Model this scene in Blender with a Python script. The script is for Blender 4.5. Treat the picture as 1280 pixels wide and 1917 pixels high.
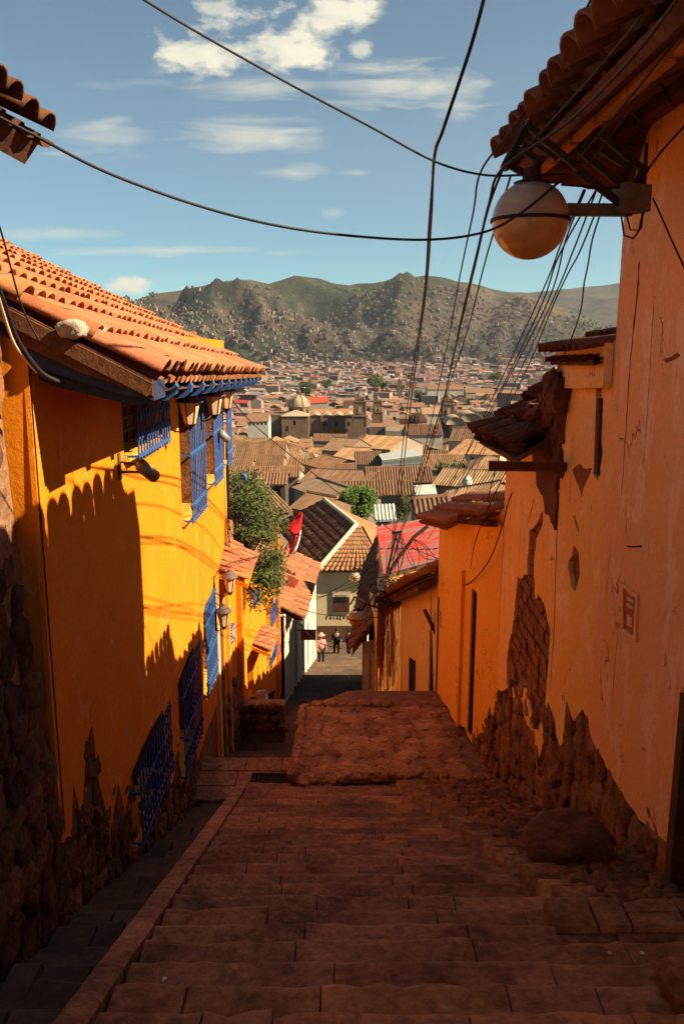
import bpy, math, random
from math import sin, cos, pi, radians, sqrt
from mathutils import Vector, noise, Matrix
from mathutils.geometry import tessellate_polygon
random.seed(7)
R = random.random
def U(a, b): return a + (b - a) * random.random()
V = Vector
for o in list(bpy.data.objects): bpy.data.objects.remove(o)
C = bpy.context.scene.collection
S = bpy.context.scene
# ------------------------------------------------------------------ camera
F, PITCH = 1550.0, radians(11.9)
CP, SP = cos(PITCH), sin(PITCH)
cam = bpy.data.cameras.new('camera'); camo = bpy.data.objects.new('camera', cam); C.objects.link(camo)
cam.sensor_fit = 'HORIZONTAL'; cam.sensor_width = 36; cam.lens = 36 * F / 1280
cam.clip_start = .05; cam.clip_end = 30000
camo.location = (0, 0, 0); camo.rotation_euler = (pi / 2 - PITCH, 0, 0)
S.camera = camo
S.render.resolution_x, S.render.resolution_y = 683, 1024
# ------------------------------------------------------------------ exposure, sampling
S.view_settings.view_transform = 'Standard'; S.view_settings.look = 'None'
S.view_settings.gamma = 1; S.view_settings.exposure = 1.55
S.render.engine = 'CYCLES'
cy = S.cycles; cy.use_denoising = True; cy.max_bounces = 7; cy.diffuse_bounces = 4; cy.glossy_bounces = 2
cy.transmission_bounces = 3; cy.volume_bounces = 0; cy.transparent_max_bounces = 8; cy.caustics_reflective = False; cy.caustics_refractive = False
cy.use_adaptive_sampling = True; cy.adaptive_threshold = 0.02
# ------------------------------------------------------------------ sun
SUN_K = (-1.0, 0.25, -0.815)                      # direction the light travels
sd = V(SUN_K).normalized()
sun = bpy.data.lights.new('sun', 'SUN'); sun.energy = 4.3; sun.angle = radians(.5); sun.color = (1.0, .80, .52)
suno = bpy.data.objects.new('sun', sun); C.objects.link(suno)
suno.rotation_euler = sd.to_track_quat('-Z', 'Y').to_euler(); suno.location = (20, 5, 30)
SUN_EL = math.asin(-sd.z); SUN_AZ = math.atan2(-sd.x, -sd.y)   # from +Y towards +X
# ------------------------------------------------------------------ pixel helpers (the photograph is 1280 x 1917)
def ray(px, py):
    u = (px - 640) / F; v = (958.5 - py) / F
    return V((u, CP + v * SP, v * CP - SP))
def Wd(px, py, d): return ray(px, py) * d
def WX(px, py, X): r = ray(px, py); return r * (X / r.x)
def WY(px, py, Y): r = ray(px, py); return r * (Y / r.y)
def WZ(px, py, Z): r = ray(px, py); return r * (Z / r.z)
# ------------------------------------------------------------------ node helpers
def nt(m): return m.node_tree.nodes, m.node_tree.links
def mk(nodes, t, **kw):
    n = nodes.new(t)
    for k, v in kw.items():
        if k.startswith('i_'):
            key = k[2:]; key = int(key) if key.isdigit() else key
            n.inputs[key].default_value = v
        else: setattr(n, k, v)
    return n
def math_(N, L, op, a, b=None, clamp=False):
    n = N.new('ShaderNodeMath'); n.operation = op; n.use_clamp = clamp
    for i, x in enumerate((a, b)):
        if x is None: continue
        if isinstance(x, (int, float)): n.inputs[i].default_value = x
        else: L.new(x, n.inputs[i])
    return n.outputs[0]
def ramp(N, L, fac, stops, interp='LINEAR'):
    n = N.new('ShaderNodeValToRGB'); n.color_ramp.interpolation = interp
    e = n.color_ramp.elements
    while len(e) < len(stops): e.new(.5)
    for i, (p, c) in enumerate(stops):
        e[i].position = p; e[i].color = (*c, 1) if len(c) == 3 else c
    L.new(fac, n.inputs[0]); return n.outputs[0]
def mixc(N, L, fac, a, b, mode='MIX'):
    n = N.new('ShaderNodeMix'); n.data_type = 'RGBA'; n.blend_type = mode
    if isinstance(fac, (int, float)): n.inputs[0].default_value = fac
    else: L.new(fac, n.inputs[0])
    for i, x in ((6, a), (7, b)):
        if isinstance(x, tuple): n.inputs[i].default_value = (*x[:3], 1)
        else: L.new(x, n.inputs[i])
    return n.outputs[2]
G3 = lambda g: (g, g, g)
# ------------------------------------------------------------------ world: Nishita sky with clouds laid out by direction
w = bpy.data.worlds.new('World'); S.world = w; w.use_nodes = True
N, L = w.node_tree.nodes, w.node_tree.links; N.clear()
out = N.new('ShaderNodeOutputWorld'); bg = N.new('ShaderNodeBackground'); bg.inputs[1].default_value = 0.050
sky = N.new('ShaderNodeTexSky'); sky.sky_type = 'NISHITA'; sky.sun_disc = False
sky.sun_elevation = SUN_EL; sky.sun_rotation = SUN_AZ; sky.altitude = 3400; sky.air_density = 1.0; sky.dust_density = 1.3; sky.ozone_density = 1.0
tint = mixc(N, L, 1.0, sky.outputs[0], (.56, .83, .75), 'MULTIPLY')
tc = N.new('ShaderNodeTexCoord'); sx = N.new('ShaderNodeSeparateXYZ'); L.new(tc.outputs['Generated'], sx.inputs[0])
yy = math_(N, L, 'MAXIMUM', sx.outputs[1], .05)
uu = math_(N, L, 'DIVIDE', sx.outputs[0], yy); ww = math_(N, L, 'DIVIDE', sx.outputs[2], yy)
cv = N.new('ShaderNodeCombineXYZ'); L.new(uu, cv.inputs[0]); L.new(ww, cv.inputs[1])
mp = mk(N, 'ShaderNodeMapping'); L.new(cv.outputs[0], mp.inputs[0]); mp.inputs['Scale'].default_value = (1, 1.7, 1)
n1 = mk(N, 'ShaderNodeTexNoise', i_Scale=13.0, i_Detail=8.0, i_Roughness=.62); L.new(mp.outputs[0], n1.inputs['Vector'])
mp2 = mk(N, 'ShaderNodeMapping'); L.new(cv.outputs[0], mp2.inputs[0]); mp2.inputs['Scale'].default_value = (.5, 3.2, 1); mp2.inputs['Rotation'].default_value = (0, 0, .08)
n2 = mk(N, 'ShaderNodeTexNoise', i_Scale=14.0, i_Detail=7.0, i_Roughness=.6, i_Distortion=.6); L.new(mp2.outputs[0], n2.inputs['Vector'])
CL = [  # px, py, half width, half height, strength, wispy
 (470, 85, 160, 56, 1.25, 0), (600, 20, 95, 50, 1.25, 0), (355, 100, 60, 30, 1.0, 0), (400, 12, 40, 18, .65, 0), (674, 92, 26, 16, .7, 0),
 (760, 158, 150, 36, .9, 1), (700, 185, 110, 22, .8, 1), (860, 192, 70, 28, .7, 1), (480, 165, 130, 20, .55, 1), (250, 155, 90, 12, .35, 1),
 (200, 250, 100, 34, .62, 1), (440, 248, 150, 42, .72, 1), (520, 262, 60, 22, .7, 1), (95, 284, 85, 14, .6, 1),
 (555, 326, 66, 20, .62, 1), (668, 323, 50, 11, .55, 1), (360, 468, 200, 12, .72, 1), (200, 470, 160, 10, .5, 1), (110, 438, 150, 14, .62, 1),
 (235, 535, 50, 16, .9, 0), (345, 541, 24, 9, .8, 0), (1055, 106, 26, 10, .7, 0), (625, 400, 22, 12, .4, 1)]
dens = None
for (px, py, a, b, s, wz) in CL:
    r = ray(px, py); u0, w0 = r.x / r.y, r.z / r.y
    du = math_(N, L, 'DIVIDE', math_(N, L, 'SUBTRACT', uu, u0), a / F); dw = math_(N, L, 'DIVIDE', math_(N, L, 'SUBTRACT', ww, w0), b / F * 1.05)
    rr = math_(N, L, 'SQRT', math_(N, L, 'ADD', math_(N, L, 'MULTIPLY', du, du), math_(N, L, 'MULTIPLY', dw, dw)))
    m = math_(N, L, 'SUBTRACT', 1.0, rr)
    nz = math_(N, L, 'MULTIPLY', math_(N, L, 'SUBTRACT', (n2 if wz else n1).outputs[0], .52), 6.5 if not wz else 6.0)
    m = math_(N, L, 'ADD', math_(N, L, 'MULTIPLY', m, 1.5), nz)
    m = math_(N, L, 'MULTIPLY', m, 1.1 if not wz else .55, True)
    edge = math_(N, L, 'MULTIPLY', math_(N, L, 'SUBTRACT', 1.35, rr), 2.5, True)
    m = math_(N, L, 'MULTIPLY', math_(N, L, 'MULTIPLY', m, edge), min(s, 1.0))
    dens = m if dens is None else math_(N, L, 'MAXIMUM', dens, m)
ccol = ramp(N, L, n1.outputs[0], [(.3, (4.4, 4.5, 3.9)), (.62, (6.9, 6.5, 5.0))])
col = mixc(N, L, dens, tint, ccol)
L.new(col, bg.inputs[0]); L.new(bg.outputs[0], out.inputs[0])
# ------------------------------------------------------------------ materials
MATS = {}
def base_mat(name):
    m = bpy.data.materials.new(name); m.use_nodes = True
    N, L = nt(m); b = N['Principled BSDF']
    b.inputs['Specular IOR Level'].default_value = .25
    MATS[name] = m; return m, N, L, b
def coords(N, L, scale=(1, 1, 1), kind='Object'):
    t = N.new('ShaderNodeTexCoord'); mp = N.new('ShaderNodeMapping'); L.new(t.outputs[kind], mp.inputs[0]); mp.inputs['Scale'].default_value = scale
    return mp.outputs[0]
def nz(N, L, vec, scale, detail=5, rough=.6, dist=0):
    n = mk(N, 'ShaderNodeTexNoise', i_Scale=scale, i_Detail=detail, i_Roughness=rough, i_Distortion=dist); L.new(vec, n.inputs['Vector']); return n.outputs[0]
def bump(N, L, b, h, strength, dist=.02, prev=None):
    n = N.new('ShaderNodeBump'); n.inputs['Strength'].default_value = strength; n.inputs['Distance'].default_value = dist
    L.new(h, n.inputs['Height'])
    if prev is not None: L.new(prev, n.inputs['Normal'])
    L.new(n.outputs[0], b.inputs['Normal']); return n.outputs[0]
def simple(name, c1, c2, scale=4, rough=.9, bs=.4, fine=40, metal=0, stretch=(1, 1, 1), tintattr=False, bd=.02, spec=.25, fw=.55, stain=0):
    m, N, L, b = base_mat(name)
    v = coords(N, L, stretch)
    a = nz(N, L, v, scale, 6, .65)
    col = ramp(N, L, a, [(.32, c1), (.68, c2)])
    f = nz(N, L, v, fine, 4, .7)
    col = mixc(N, L, fw, col, ramp(N, L, f, [(.3, G3(.5)), (.7, G3(1.4))]), 'MULTIPLY')
    if stain: col = mixc(N, L, stain, col, ramp(N, L, nz(N, L, v, scale * .55, 7, .75, .5), [(.40, (.42, .38, .36)), (.52, (1, 1, 1)), (.66, (1.35, 1.25, 1.1))]), 'MULTIPLY')
    if tintattr:
        at = N.new('ShaderNodeAttribute'); at.attribute_name = 'tint'; col = mixc(N, L, 1, col, at.outputs[0], 'MULTIPLY')
    L.new(col, b.inputs['Base Color']); b.inputs['Roughness'].default_value = rough; b.inputs['Metallic'].default_value = metal
    b.inputs['Specular IOR Level'].default_value = spec
    h = math_(N, L, 'ADD', math_(N, L, 'MULTIPLY', a, .7), math_(N, L, 'MULTIPLY', f, .35))
    if bs: bump(N, L, b, h, bs, bd)
    return m
def plaster(name, c1, c2, peel, dark, streak=.5, peel_lo=.58, crack=True, bs=.5):
    """lime plaster: mottled coat, flaked patches of another colour, thin dark runs, hairline cracks"""
    m, N, L, b = base_mat(name)
    v = coords(N, L); vs = coords(N, L, (1, 1, .48))
    a = nz(N, L, v, 1.3, 7, .68); f = nz(N, L, v, 22, 5, .7); s = nz(N, L, vs, 3.2, 6, .72, .4); g = nz(N, L, v, 90, 3, .7)
    col = ramp(N, L, a, [(.33, c1), (.66, c2)])
    pm = ramp(N, L, s, [(peel_lo, G3(0)), (peel_lo + .018, G3(1))])
    col = mixc(N, L, pm, col, peel)
    col = mixc(N, L, .35, col, ramp(N, L, f, [(.3, G3(.7)), (.7, G3(1.25))]), 'MULTIPLY')
    vd = coords(N, L, (1, 1, .10)); d = nz(N, L, vd, 4.5, 5, .7)
    ch_ = ramp(N, L, nz(N, L, coords(N, L, (1, 1, .42)), 13, 4, .7, .3), [(.685, G3(0)), (.70, G3(1))])
    if crack: col = mixc(N, L, math_(N, L, 'MULTIPLY', ch_, .8), col, (peel[0] * .35, peel[1] * .28, peel[2] * .3))
    dm = ramp(N, L, d, [(.63, G3(0)), (.80, G3(streak))])
    col = mixc(N, L, dm, col, dark)
    h = math_(N, L, 'ADD', math_(N, L, 'MULTIPLY', pm, -.35), math_(N, L, 'ADD', math_(N, L, 'MULTIPLY', f, .5), math_(N, L, 'MULTIPLY', g, .2)))
    if crack:
        vw = N.new('ShaderNodeVectorMath'); vw.operation = 'ADD'; nn = mk(N, 'ShaderNodeTexNoise', i_Scale=2.5, i_Detail=6.0); L.new(v, nn.inputs['Vector'])
        L.new(coords(N, L, (1, 1, .45)), vw.inputs[0]); L.new(nn.outputs['Color'], vw.inputs[1])
        vo = mk(N, 'ShaderNodeTexVoronoi', feature='DISTANCE_TO_EDGE', i_Scale=1.15); L.new(vw.outputs[0], vo.inputs['Vector'])
        cm = ramp(N, L, vo.outputs[0], [(.004, G3(1)), (.014, G3(0))])
        gate = ramp(N, L, nz(N, L, v, 1.9, 3), [(.52, G3(0)), (.6, G3(1))])
        cm = mixc(N, L, 1, cm, gate, 'MULTIPLY')
        col = mixc(N, L, math_(N, L, 'MULTIPLY', cm, .85), col, dark)
        h = math_(N, L, 'SUBTRACT', h, math_(N, L, 'MULTIPLY', cm, .6))
    L.new(col, b.inputs['Base Color']); b.inputs['Roughness'].default_value = .93; b.inputs['Specular IOR Level'].default_value = .15
    bump(N, L, b, h, bs, .02)
    return m
def tile_mat(name, c1, c2, lich=(.5, .42, .3), lo=.62):
    m, N, L, b = base_mat(name)
    v = coords(N, L); at = N.new('ShaderNodeAttribute'); at.attribute_name = 'tint'
    a = nz(N, L, v, 3, 6, .7); f = nz(N, L, v, 45, 4, .7)
    col = ramp(N, L, a, [(.3, c1), (.7, c2)])
    col = mixc(N, L, 1, col, at.outputs[0], 'MULTIPLY')
    lm = ramp(N, L, nz(N, L, v, 9, 7, .75), [(lo, G3(0)), (lo + .08, G3(.75))])
    col = mixc(N, L, lm, col, lich)
    col = mixc(N, L, .6, col, ramp(N, L, f, [(.3, G3(.5)), (.7, G3(1.1))]), 'MULTIPLY')
    L.new(col, b.inputs['Base Color']); b.inputs['Roughness'].default_value = .9
    bump(N, L, b, f, .35, .01); return m
def attr_mat(name, amp=.35, scale=.5, rough=.92):
    m, N, L, b = base_mat(name); at = N.new('ShaderNodeAttribute'); at.attribute_name = 'tint'
    v = coords(N, L, (1, 1, 1)); f = nz(N, L, v, scale, 5, .75)
    col = mixc(N, L, amp, at.outputs[0], ramp(N, L, f, [(.3, G3(.28)), (.7, G3(1.0))]), 'MULTIPLY')
    L.new(col, b.inputs['Base Color']); b.inputs['Roughness'].default_value = rough; return m
def emis(name, c, s):
    m, N, L, b = base_mat(name); b.inputs['Base Color'].default_value = (*c, 1); return m
m_yel = plaster('yellow_plaster', (.70, .195, .006), (.78, .245, .009), (.72, .28, .055), (.38, .10, .01), .5, .585, False, .5)
m_yel2 = plaster('ochre_plaster', (.84, .38, .04), (.88, .44, .065), (.86, .44, .09), (.35, .13, .02), .3, .60, True, .35)
m_pink = plaster('salmon_plaster', (.86, .43, .18), (.89, .46, .20), (.91, .55, .31), (.14, .05, .025), .8, .535, True, .6)
m_orange = plaster('orange_plaster', (.89, .47, .13), (.91, .52, .17), (.92, .60, .28), (.17, .06, .025), .85, .55, True, .6)
m_tan = plaster('tan_plaster', (.72, .46, .17), (.80, .52, .2), (.8, .58, .28), (.3, .15, .05), .35, .6, True, .35)
m_white = plaster('white_plaster', (.48, .45, .36), (.55, .52, .43), (.42, .37, .28), (.25, .18, .12), .4, .62, True, .35)
m_cream_p = plaster('cream_plaster', (.62, .50, .27), (.70, .57, .33), (.66, .55, .36), (.3, .2, .1), .4, .62, True, .35)
m_flag = simple('flagstone', (.26, .135, .068), (.52, .30, .165), 3.2, .9, 1.0, 22, tintattr=True, bd=.03, fw=.8, stain=.6)
m_adobe = simple('adobe', (.17, .062, .022), (.34, .14, .05), 5, .97, 1.0, 30, bd=.05)
m_adobe_b = simple('adobe_brick', (.20, .075, .028), (.40, .17, .065), 6, .97, 1.0, 30, tintattr=True, bd=.03, fw=.8, stain=.5)
m_rust = simple('stained_adobe', (.33, .10, .02), (.62, .25, .05), 3, .97, 1.0, 22, stretch=(1, 1, .12), bd=.06)
m_stone = simple('rubble_stone', (.13, .055, .030), (.34, .165, .085), 3.2, .92, 1.0, 24, tintattr=True, bd=.035, fw=.8, stain=.7)
m_mortar = simple('earth_mortar', (.17, .085, .045), (.33, .18, .10), 6, .97, 1, 30, bd=.04)
m_step = simple('worn_step_stone', (.27, .122, .060), (.50, .250, .132), 2.2, .80, 1.0, 18, tintattr=True, bd=.035, spec=.35, fw=.85, stain=.8)
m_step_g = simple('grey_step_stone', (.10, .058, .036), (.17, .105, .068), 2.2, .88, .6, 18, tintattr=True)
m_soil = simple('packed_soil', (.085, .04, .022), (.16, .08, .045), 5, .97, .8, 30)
m_tile = tile_mat('terracotta_tile', (.38, .140, .062), (.50, .21, .10), (.40, .27, .17), .60)
m_tile_b = tile_mat('brown_roof_tile', (.27, .105, .05), (.40, .175, .088), (.34, .24, .15), .56)
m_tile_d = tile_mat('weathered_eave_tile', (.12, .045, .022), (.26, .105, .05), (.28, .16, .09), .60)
m_tile_m = tile_mat('old_town_roof_tile', (.30, .14, .07), (.45, .24, .13), (.4, .29, .18), .56)
m_cement = simple('cement_lump', (.30, .25, .19), (.52, .45, .36), 12, .95, 1, 50)
m_wood = simple('dark_wood', (.055, .022, .012), (.12, .05, .025), 4, .8, .6, 40, stretch=(1, .2, 1))
m_wood_o = simple('painted_beam', (.40, .15, .05), (.62, .27, .09), 5, .85, .7, 30)
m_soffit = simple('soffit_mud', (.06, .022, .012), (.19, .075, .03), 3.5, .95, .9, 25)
m_blue = simple('blue_paint', (.028, .085, .27), (.045, .125, .37), 8, .55, .15, 60, spec=.4)
m_navy = simple('navy_board', (.02, .03, .075), (.035, .05, .12), 6, .7, .3, 40)
m_iron = simple('rusty_iron', (.02, .010, .008), (.055, .024, .014), 20, .7, .4, 80, metal=.3)
m_cable = simple('cable_sheath', (.012, .009, .012), (.022, .016, .02), 20, .55, 0, 60)
m_cable_v = simple('blue_black_cable', (.014, .012, .035), (.025, .02, .055), 20, .5, 0, 60)
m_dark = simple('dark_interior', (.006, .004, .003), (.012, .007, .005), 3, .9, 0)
m_shut = simple('brown_shutter', (.10, .032, .014), (.17, .06, .03), 6, .7, .3, 40, stretch=(1, 1, .2))
m_grey = simple('grey_box', (.10, .07, .06), (.16, .12, .10), 8, .6, .2, 60)
m_camw = simple('camera_shell', (.22, .20, .18), (.30, .27, .24), 8, .4, .1, 60, spec=.5)
m_red = simple('red_flag_cloth', (.62, .015, .02), (.72, .03, .03), 5, .8, .1, 60)
m_wcloth = simple('white_cloth', (.72, .70, .66), (.8, .78, .74), 6, .85, .2, 60)
m_plaq = simple('blue_plaque', (.05, .09, .25), (.08, .13, .33), 8, .4, .1, 60)
m_signr = simple('red_sign', (.38, .05, .025), (.48, .09, .04), 6, .7, .3, 50)
m_cream = simple('cream_line', (.62, .45, .3), (.72, .55, .38), 9, .9, .3, 50)
m_leaf = simple('olive_leaf', (.045, .065, .018), (.10, .12, .035), 6, .7, 0, 30, tintattr=True)
m_leaf2 = simple('bright_leaf', (.05, .10, .014), (.11, .18, .028), 1.5, .7, 0, 8, tintattr=True)
m_bark = simple('bark', (.09, .05, .03), (.16, .10, .06), 8, .95, .6, 40)
m_town = attr_mat('town_plaster', .45, .35)
m_townr = attr_mat('town_roof', .7, .55)
m_church = simple('church_stone', (.15, .090, .055), (.25, .16, .10), .15, .95, .5, 1.2, bd=.3)
m_churchl = simple('pale_dome_render', (.32, .25, .16), (.44, .35, .23), .2, .95, .4, 1.5, bd=.2)
m_skin = simple('skin', (.30, .15, .09), (.36, .19, .12), 6, .6, 0)
m_cloth_d = simple('dark_clothes', (.014, .011, .013), (.028, .02, .022), 6, .9, .2)
m_cloth_p = simple('pink_clothes', (.55, .20, .20), (.68, .32, .28), 6, .9, .2)
m_hair = simple('black_hair', (.012, .008, .006), (.02, .014, .01), 9, .6, .2)
m_straw = simple('straw_hat', (.45, .22, .15), (.58, .32, .22), 9, .9, .2)
m_tank = simple('water_tank', (.6, .55, .45), (.7, .66, .55), 3, .6, 0)
m_zinc = simple('pale_corrugated_sheet', (.36, .40, .36), (.50, .54, .48), 1, .5, .2, 8)
m_litter = simple('litter', (.6, .55, .48), (.7, .66, .58), 9, .8, 0)
# corrugated red roof: red paint worn off to grey along the ribs
m, N, L, b = base_mat('worn_red_sheet'); v = coords(N, L, (.22, 4.5, 1.5)); a = nz(N, L, v, 1.6, 6, .7); v2 = coords(N, L); a2 = nz(N, L, v2, .9, 4)
fm = math_(N, L, 'ADD', math_(N, L, 'MULTIPLY', a, .6), math_(N, L, 'MULTIPLY', a2, .5))
L.new(ramp(N, L, fm, [(.40, (.52, .040, .030)), (.54, (.46, .065, .045)), (.60, (.28, .16, .15)), (.75, (.22, .16, .165))]), b.inputs['Base Color']); b.inputs['Roughness'].default_value = .65
m_redroof = m
# cable-stained globe glass
m, N, L, b = base_mat('globe_glass'); v = coords(N, L); a = nz(N, L, v, 7, 5, .6)
b.inputs['Roughness'].default_value = .12; b.inputs['Specular IOR Level'].default_value = .6; b.inputs['Subsurface Weight'].default_value = .0
L.new(ramp(N, L, a, [(.3, (.30, .20, .13)), (.7, (.48, .35, .24))]), b.inputs['Base Color']); m_globe = m
m, N, L, b = base_mat('amber_globe_glass'); v = coords(N, L); a = nz(N, L, v, 5, 6, .7)
b.inputs['Roughness'].default_value = .10; b.inputs['Specular IOR Level'].default_value = .6
L.new(ramp(N, L, a, [(.3, (.36, .17, .06)), (.7, (.56, .34, .16))]), b.inputs['Base Color']); m_globe2 = m
m, N, L, b = base_mat('lantern_glass'); b.inputs['Base Color'].default_value = (.72, .50, .30, 1); b.inputs['Roughness'].default_value = .2; b.inputs['Specular IOR Level'].default_value = .5; m_lglass = m
m, N, L, b = base_mat('hill_ground'); v = coords(N, L); a = nz(N, L, v, .004, 9, .65); f = nz(N, L, v, .03, 6, .75); d = nz(N, L, v, .0016, 5, .6)
col = ramp(N, L, a, [(.36, (.018, .022, .014)), (.46, (.050, .043, .027)), (.55, (.104, .073, .050)), (.68, (.066, .063, .034))])
tm = ramp(N, L, math_(N, L, 'ADD', math_(N, L, 'MULTIPLY', f, .5), math_(N, L, 'MULTIPLY', d, .55)), [(.50, G3(0)), (.57, G3(.85))])
col = mixc(N, L, tm, col, (.030, .042, .018)); L.new(col, b.inputs['Base Color']); b.inputs['Roughness'].default_value = .97
bump(N, L, b, f, .8, 14); m_hill = m
m_ground = simple('town_ground', (.16, .11, .07), (.27, .2, .13), .02, .97, 0, .5)
# ------------------------------------------------------------------ mesh building
class MB:
    def __init__(s): s.v = []; s.f = []; s.c = []; s.mi = []
    def face(s, pts, c=None, mi=0):
        i = len(s.v); s.v += [tuple(p) for p in pts]; s.f.append(tuple(range(i, i + len(pts)))); s.c.append(c); s.mi.append(mi)
    def add(s, vs, fs, c=None, mi=0):
        i = len(s.v); s.v += [tuple(p) for p in vs]
        for f in fs: s.f.append(tuple(i + k for k in f)); s.c.append(c); s.mi.append(mi)
    def box(s, c, h, rz=0, col=None, mi=0, M=None):
        vs = [V((x * h[0], y * h[1], z * h[2])) for x in (-1, 1) for y in (-1, 1) for z in (-1, 1)]
        if M is not None: vs = [M @ p for p in vs]
        elif rz: Rm = Matrix.Rotation(rz, 3, 'Z'); vs = [Rm @ p for p in vs]
        c = V(c); vs = [c + p for p in vs]
        s.add(vs, [(0, 1, 3, 2), (4, 6, 7, 5), (0, 4, 5, 1), (2, 3, 7, 6), (0, 2, 6, 4), (1, 5, 7, 3)], col, mi)
    def bb(s, a, b, col=None, mi=0):
        a = V(a); b = V(b); s.box((a + b) / 2, [abs(q) / 2 for q in (b - a)], 0, col, mi)
    def beam(s, a, b, w, h, col=None, up=V((0, 0, 1)), mi=0):
        a = V(a); b = V(b); d = (b - a); l = d.length; d.normalize(); sd_ = d.cross(up)
        if sd_.length < 1e-4: sd_ = d.cross(V((1, 0, 0)))
        sd_.normalize(); u = sd_.cross(d)
        M = Matrix((sd_, d, u)).transposed(); s.box((a + b) / 2, (w / 2, l / 2, h / 2), 0, col, mi, M)
    def tube(s, pts, r, n=6, col=None, cap=True, mi=0):
        pts = [V(p) for p in pts]; rings = []; m = len(pts)
        t0 = (pts[1] - pts[0]).normalized(); x = t0.orthogonal().normalized()
        for i, p in enumerate(pts):
            t = (pts[min(i + 1, m - 1)] - pts[max(i - 1, 0)])
            t = t.normalized() if t.length > 1e-9 else t0
            x = (x - t * x.dot(t)); x = x.normalized() if x.length > 1e-6 else t.orthogonal().normalized()
            y = t.cross(x); rr = r[i] if isinstance(r, (list, tuple)) else r
            rings.append([p + (x * cos(2 * pi * k / n) + y * sin(2 * pi * k / n)) * rr for k in range(n)])
        vs = [q for rg in rings for q in rg]; fs = []
        for i in range(m - 1):
            for k in range(n):
                a = i * n + k; b = i * n + (k + 1) % n; fs.append((a, b, b + n, a + n))
        if cap: fs.append(tuple(reversed(range(n)))); fs.append(tuple((m - 1) * n + k for k in range(n)))
        s.add(vs, fs, col, mi)
    def lathe(s, c, prof, n=20, col=None, axis='Z', a0=0, mi=0):
        c = V(c); vs = []
        for (r, z) in prof:
            for k in range(n):
                a = a0 + 2 * pi * k / n
                p = V((r * cos(a), r * sin(a), z)) if axis == 'Z' else V((z, r * cos(a), r * sin(a)))
                vs.append(c + p)
        fs = []
        for i in range(len(prof) - 1):
            for k in range(n):
                a = i * n + k; b = i * n + (k + 1) % n; fs.append((a, b, b + n, a + n))
        s.add(vs, fs, col, mi)
    def rock(s, c, h, sub=1, p=.75, jit=.16, col=None, M=None, mi=0, soft=0):
        """broken stone: a convex block cut by random planes"""
        vs0, fs0 = ICO[sub]; c = V(c); q = V((U(-50, 50), U(-50, 50), U(-50, 50))); vs = []
        pl_ = []
        if sub and p < .9:
            for ax in range(3):
                for sg_ in (-1, 1): n_ = V((U(-.25, .25), U(-.25, .25), U(-.25, .25))); n_[ax] += sg_; pl_.append((n_.normalized(), U(.72, .95)))
            for _ in range(6): pl_.append((V((random.gauss(0, 1), random.gauss(0, 1), random.gauss(0, 1))).normalized(), U(.78, 1.05)))
        for v in vs0:
            r_ = 1.12
            for n_, d_ in pl_:
                k_ = v.dot(n_)
                if k_ > .05: r_ = min(r_, d_ / k_)
            if not pl_: r_ = 1.0
            r_ += (1 - r_) * soft
            w_ = v * r_ * (1 + jit * (.7 if pl_ else 2) * noise.noise(v * 1.3 + q) + jit * .5 * noise.noise(v * 3.5 + q))
            w_ = V((w_.x * h[0], w_.y * h[1], w_.z * h[2]))
            if M is not None: w_ = M @ w_
            vs.append(c + w_)
        s.add(vs, fs0, col, mi)
    def poly(s, outer, holes, fn, thick, col=None, mi=0):
        """flat sheet with holes given in 2D, mapped by fn(p, depth) to 3D and given thickness"""
        loops = [[V((a, b, 0)) for a, b in lp] for lp in [outer] + holes]
        flat = [p for lp in loops for p in lp]
        tris = tessellate_polygon(loops); n = len(flat)
        vs = [fn(p.x, p.y, 0) for p in flat] + [fn(p.x, p.y, thick) for p in flat]
        fs = [tuple(t) for t in tris] + [tuple(n + k for k in reversed(t)) for t in tris]
        i = 0
        for lp in loops:
            m = len(lp)
            for k in range(m): a = i + k; b = i + (k + 1) % m; fs.append((a, b, b + n, a + n))
            i += m
        s.add(vs, fs, col, mi)
    def build(s, name, mat, parent=None, smooth=False, kind=None):
        o_ = ORG.get(parent.name, V((0, 0, 0))) if parent else V((0, 0, 0))
        me = bpy.data.meshes.new(name)
        me.from_pydata([(a - o_.x, b - o_.y, c - o_.z) for a, b, c in s.v], [], s.f)
        for mm in (mat if isinstance(mat, (list, tuple)) else [mat]): me.materials.append(mm)
        if isinstance(mat, (list, tuple)): me.polygons.foreach_set('material_index', s.mi)
        if smooth: me.polygons.foreach_set('use_smooth', [True] * len(s.f))
        at = me.color_attributes.new('tint', 'BYTE_COLOR', 'CORNER') if any(c is not None for c in s.c) else me.color_attributes.new('tint', 'BYTE_COLOR', 'CORNER')
        buf = []
        for f, c in zip(s.f, s.c):
            c = (1, 1, 1) if c is None else c
            g = [max(0, min(1, k)) for k in c]; buf += [g[0], g[1], g[2], 1.0] * len(f)
        at.data.foreach_set('color', buf)
        me.validate(); me.update()
        ob = bpy.data.objects.new(name, me); C.objects.link(ob)
        if parent: ob.parent = parent; ORG[ob.name] = o_
        if kind: ob['kind'] = kind
        return ob
ORG = {}
def mkico(sub):
    import bmesh
    bm = bmesh.new(); bmesh.ops.create_icosphere(bm, subdivisions=sub, radius=1)
    vs = [v.co.copy() for v in bm.verts]; fs = [tuple(v.index for v in f.verts) for f in bm.faces]; bm.free(); return vs, fs
ICO = {0: mkico(1), 1: mkico(2), 2: mkico(3)}
def thing(name, label, cat, loc, group=None):
    o = bpy.data.objects.new(name, None); C.objects.link(o); o.location = loc; o.empty_display_size = .2
    ORG[o.name] = V(loc); return tag(o, label, cat, group)
def tag(o, label=None, cat=None, group=None):
    if label: o['label'] = label
    if cat: o['category'] = cat
    if group: o['group'] = group
    return o
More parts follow.
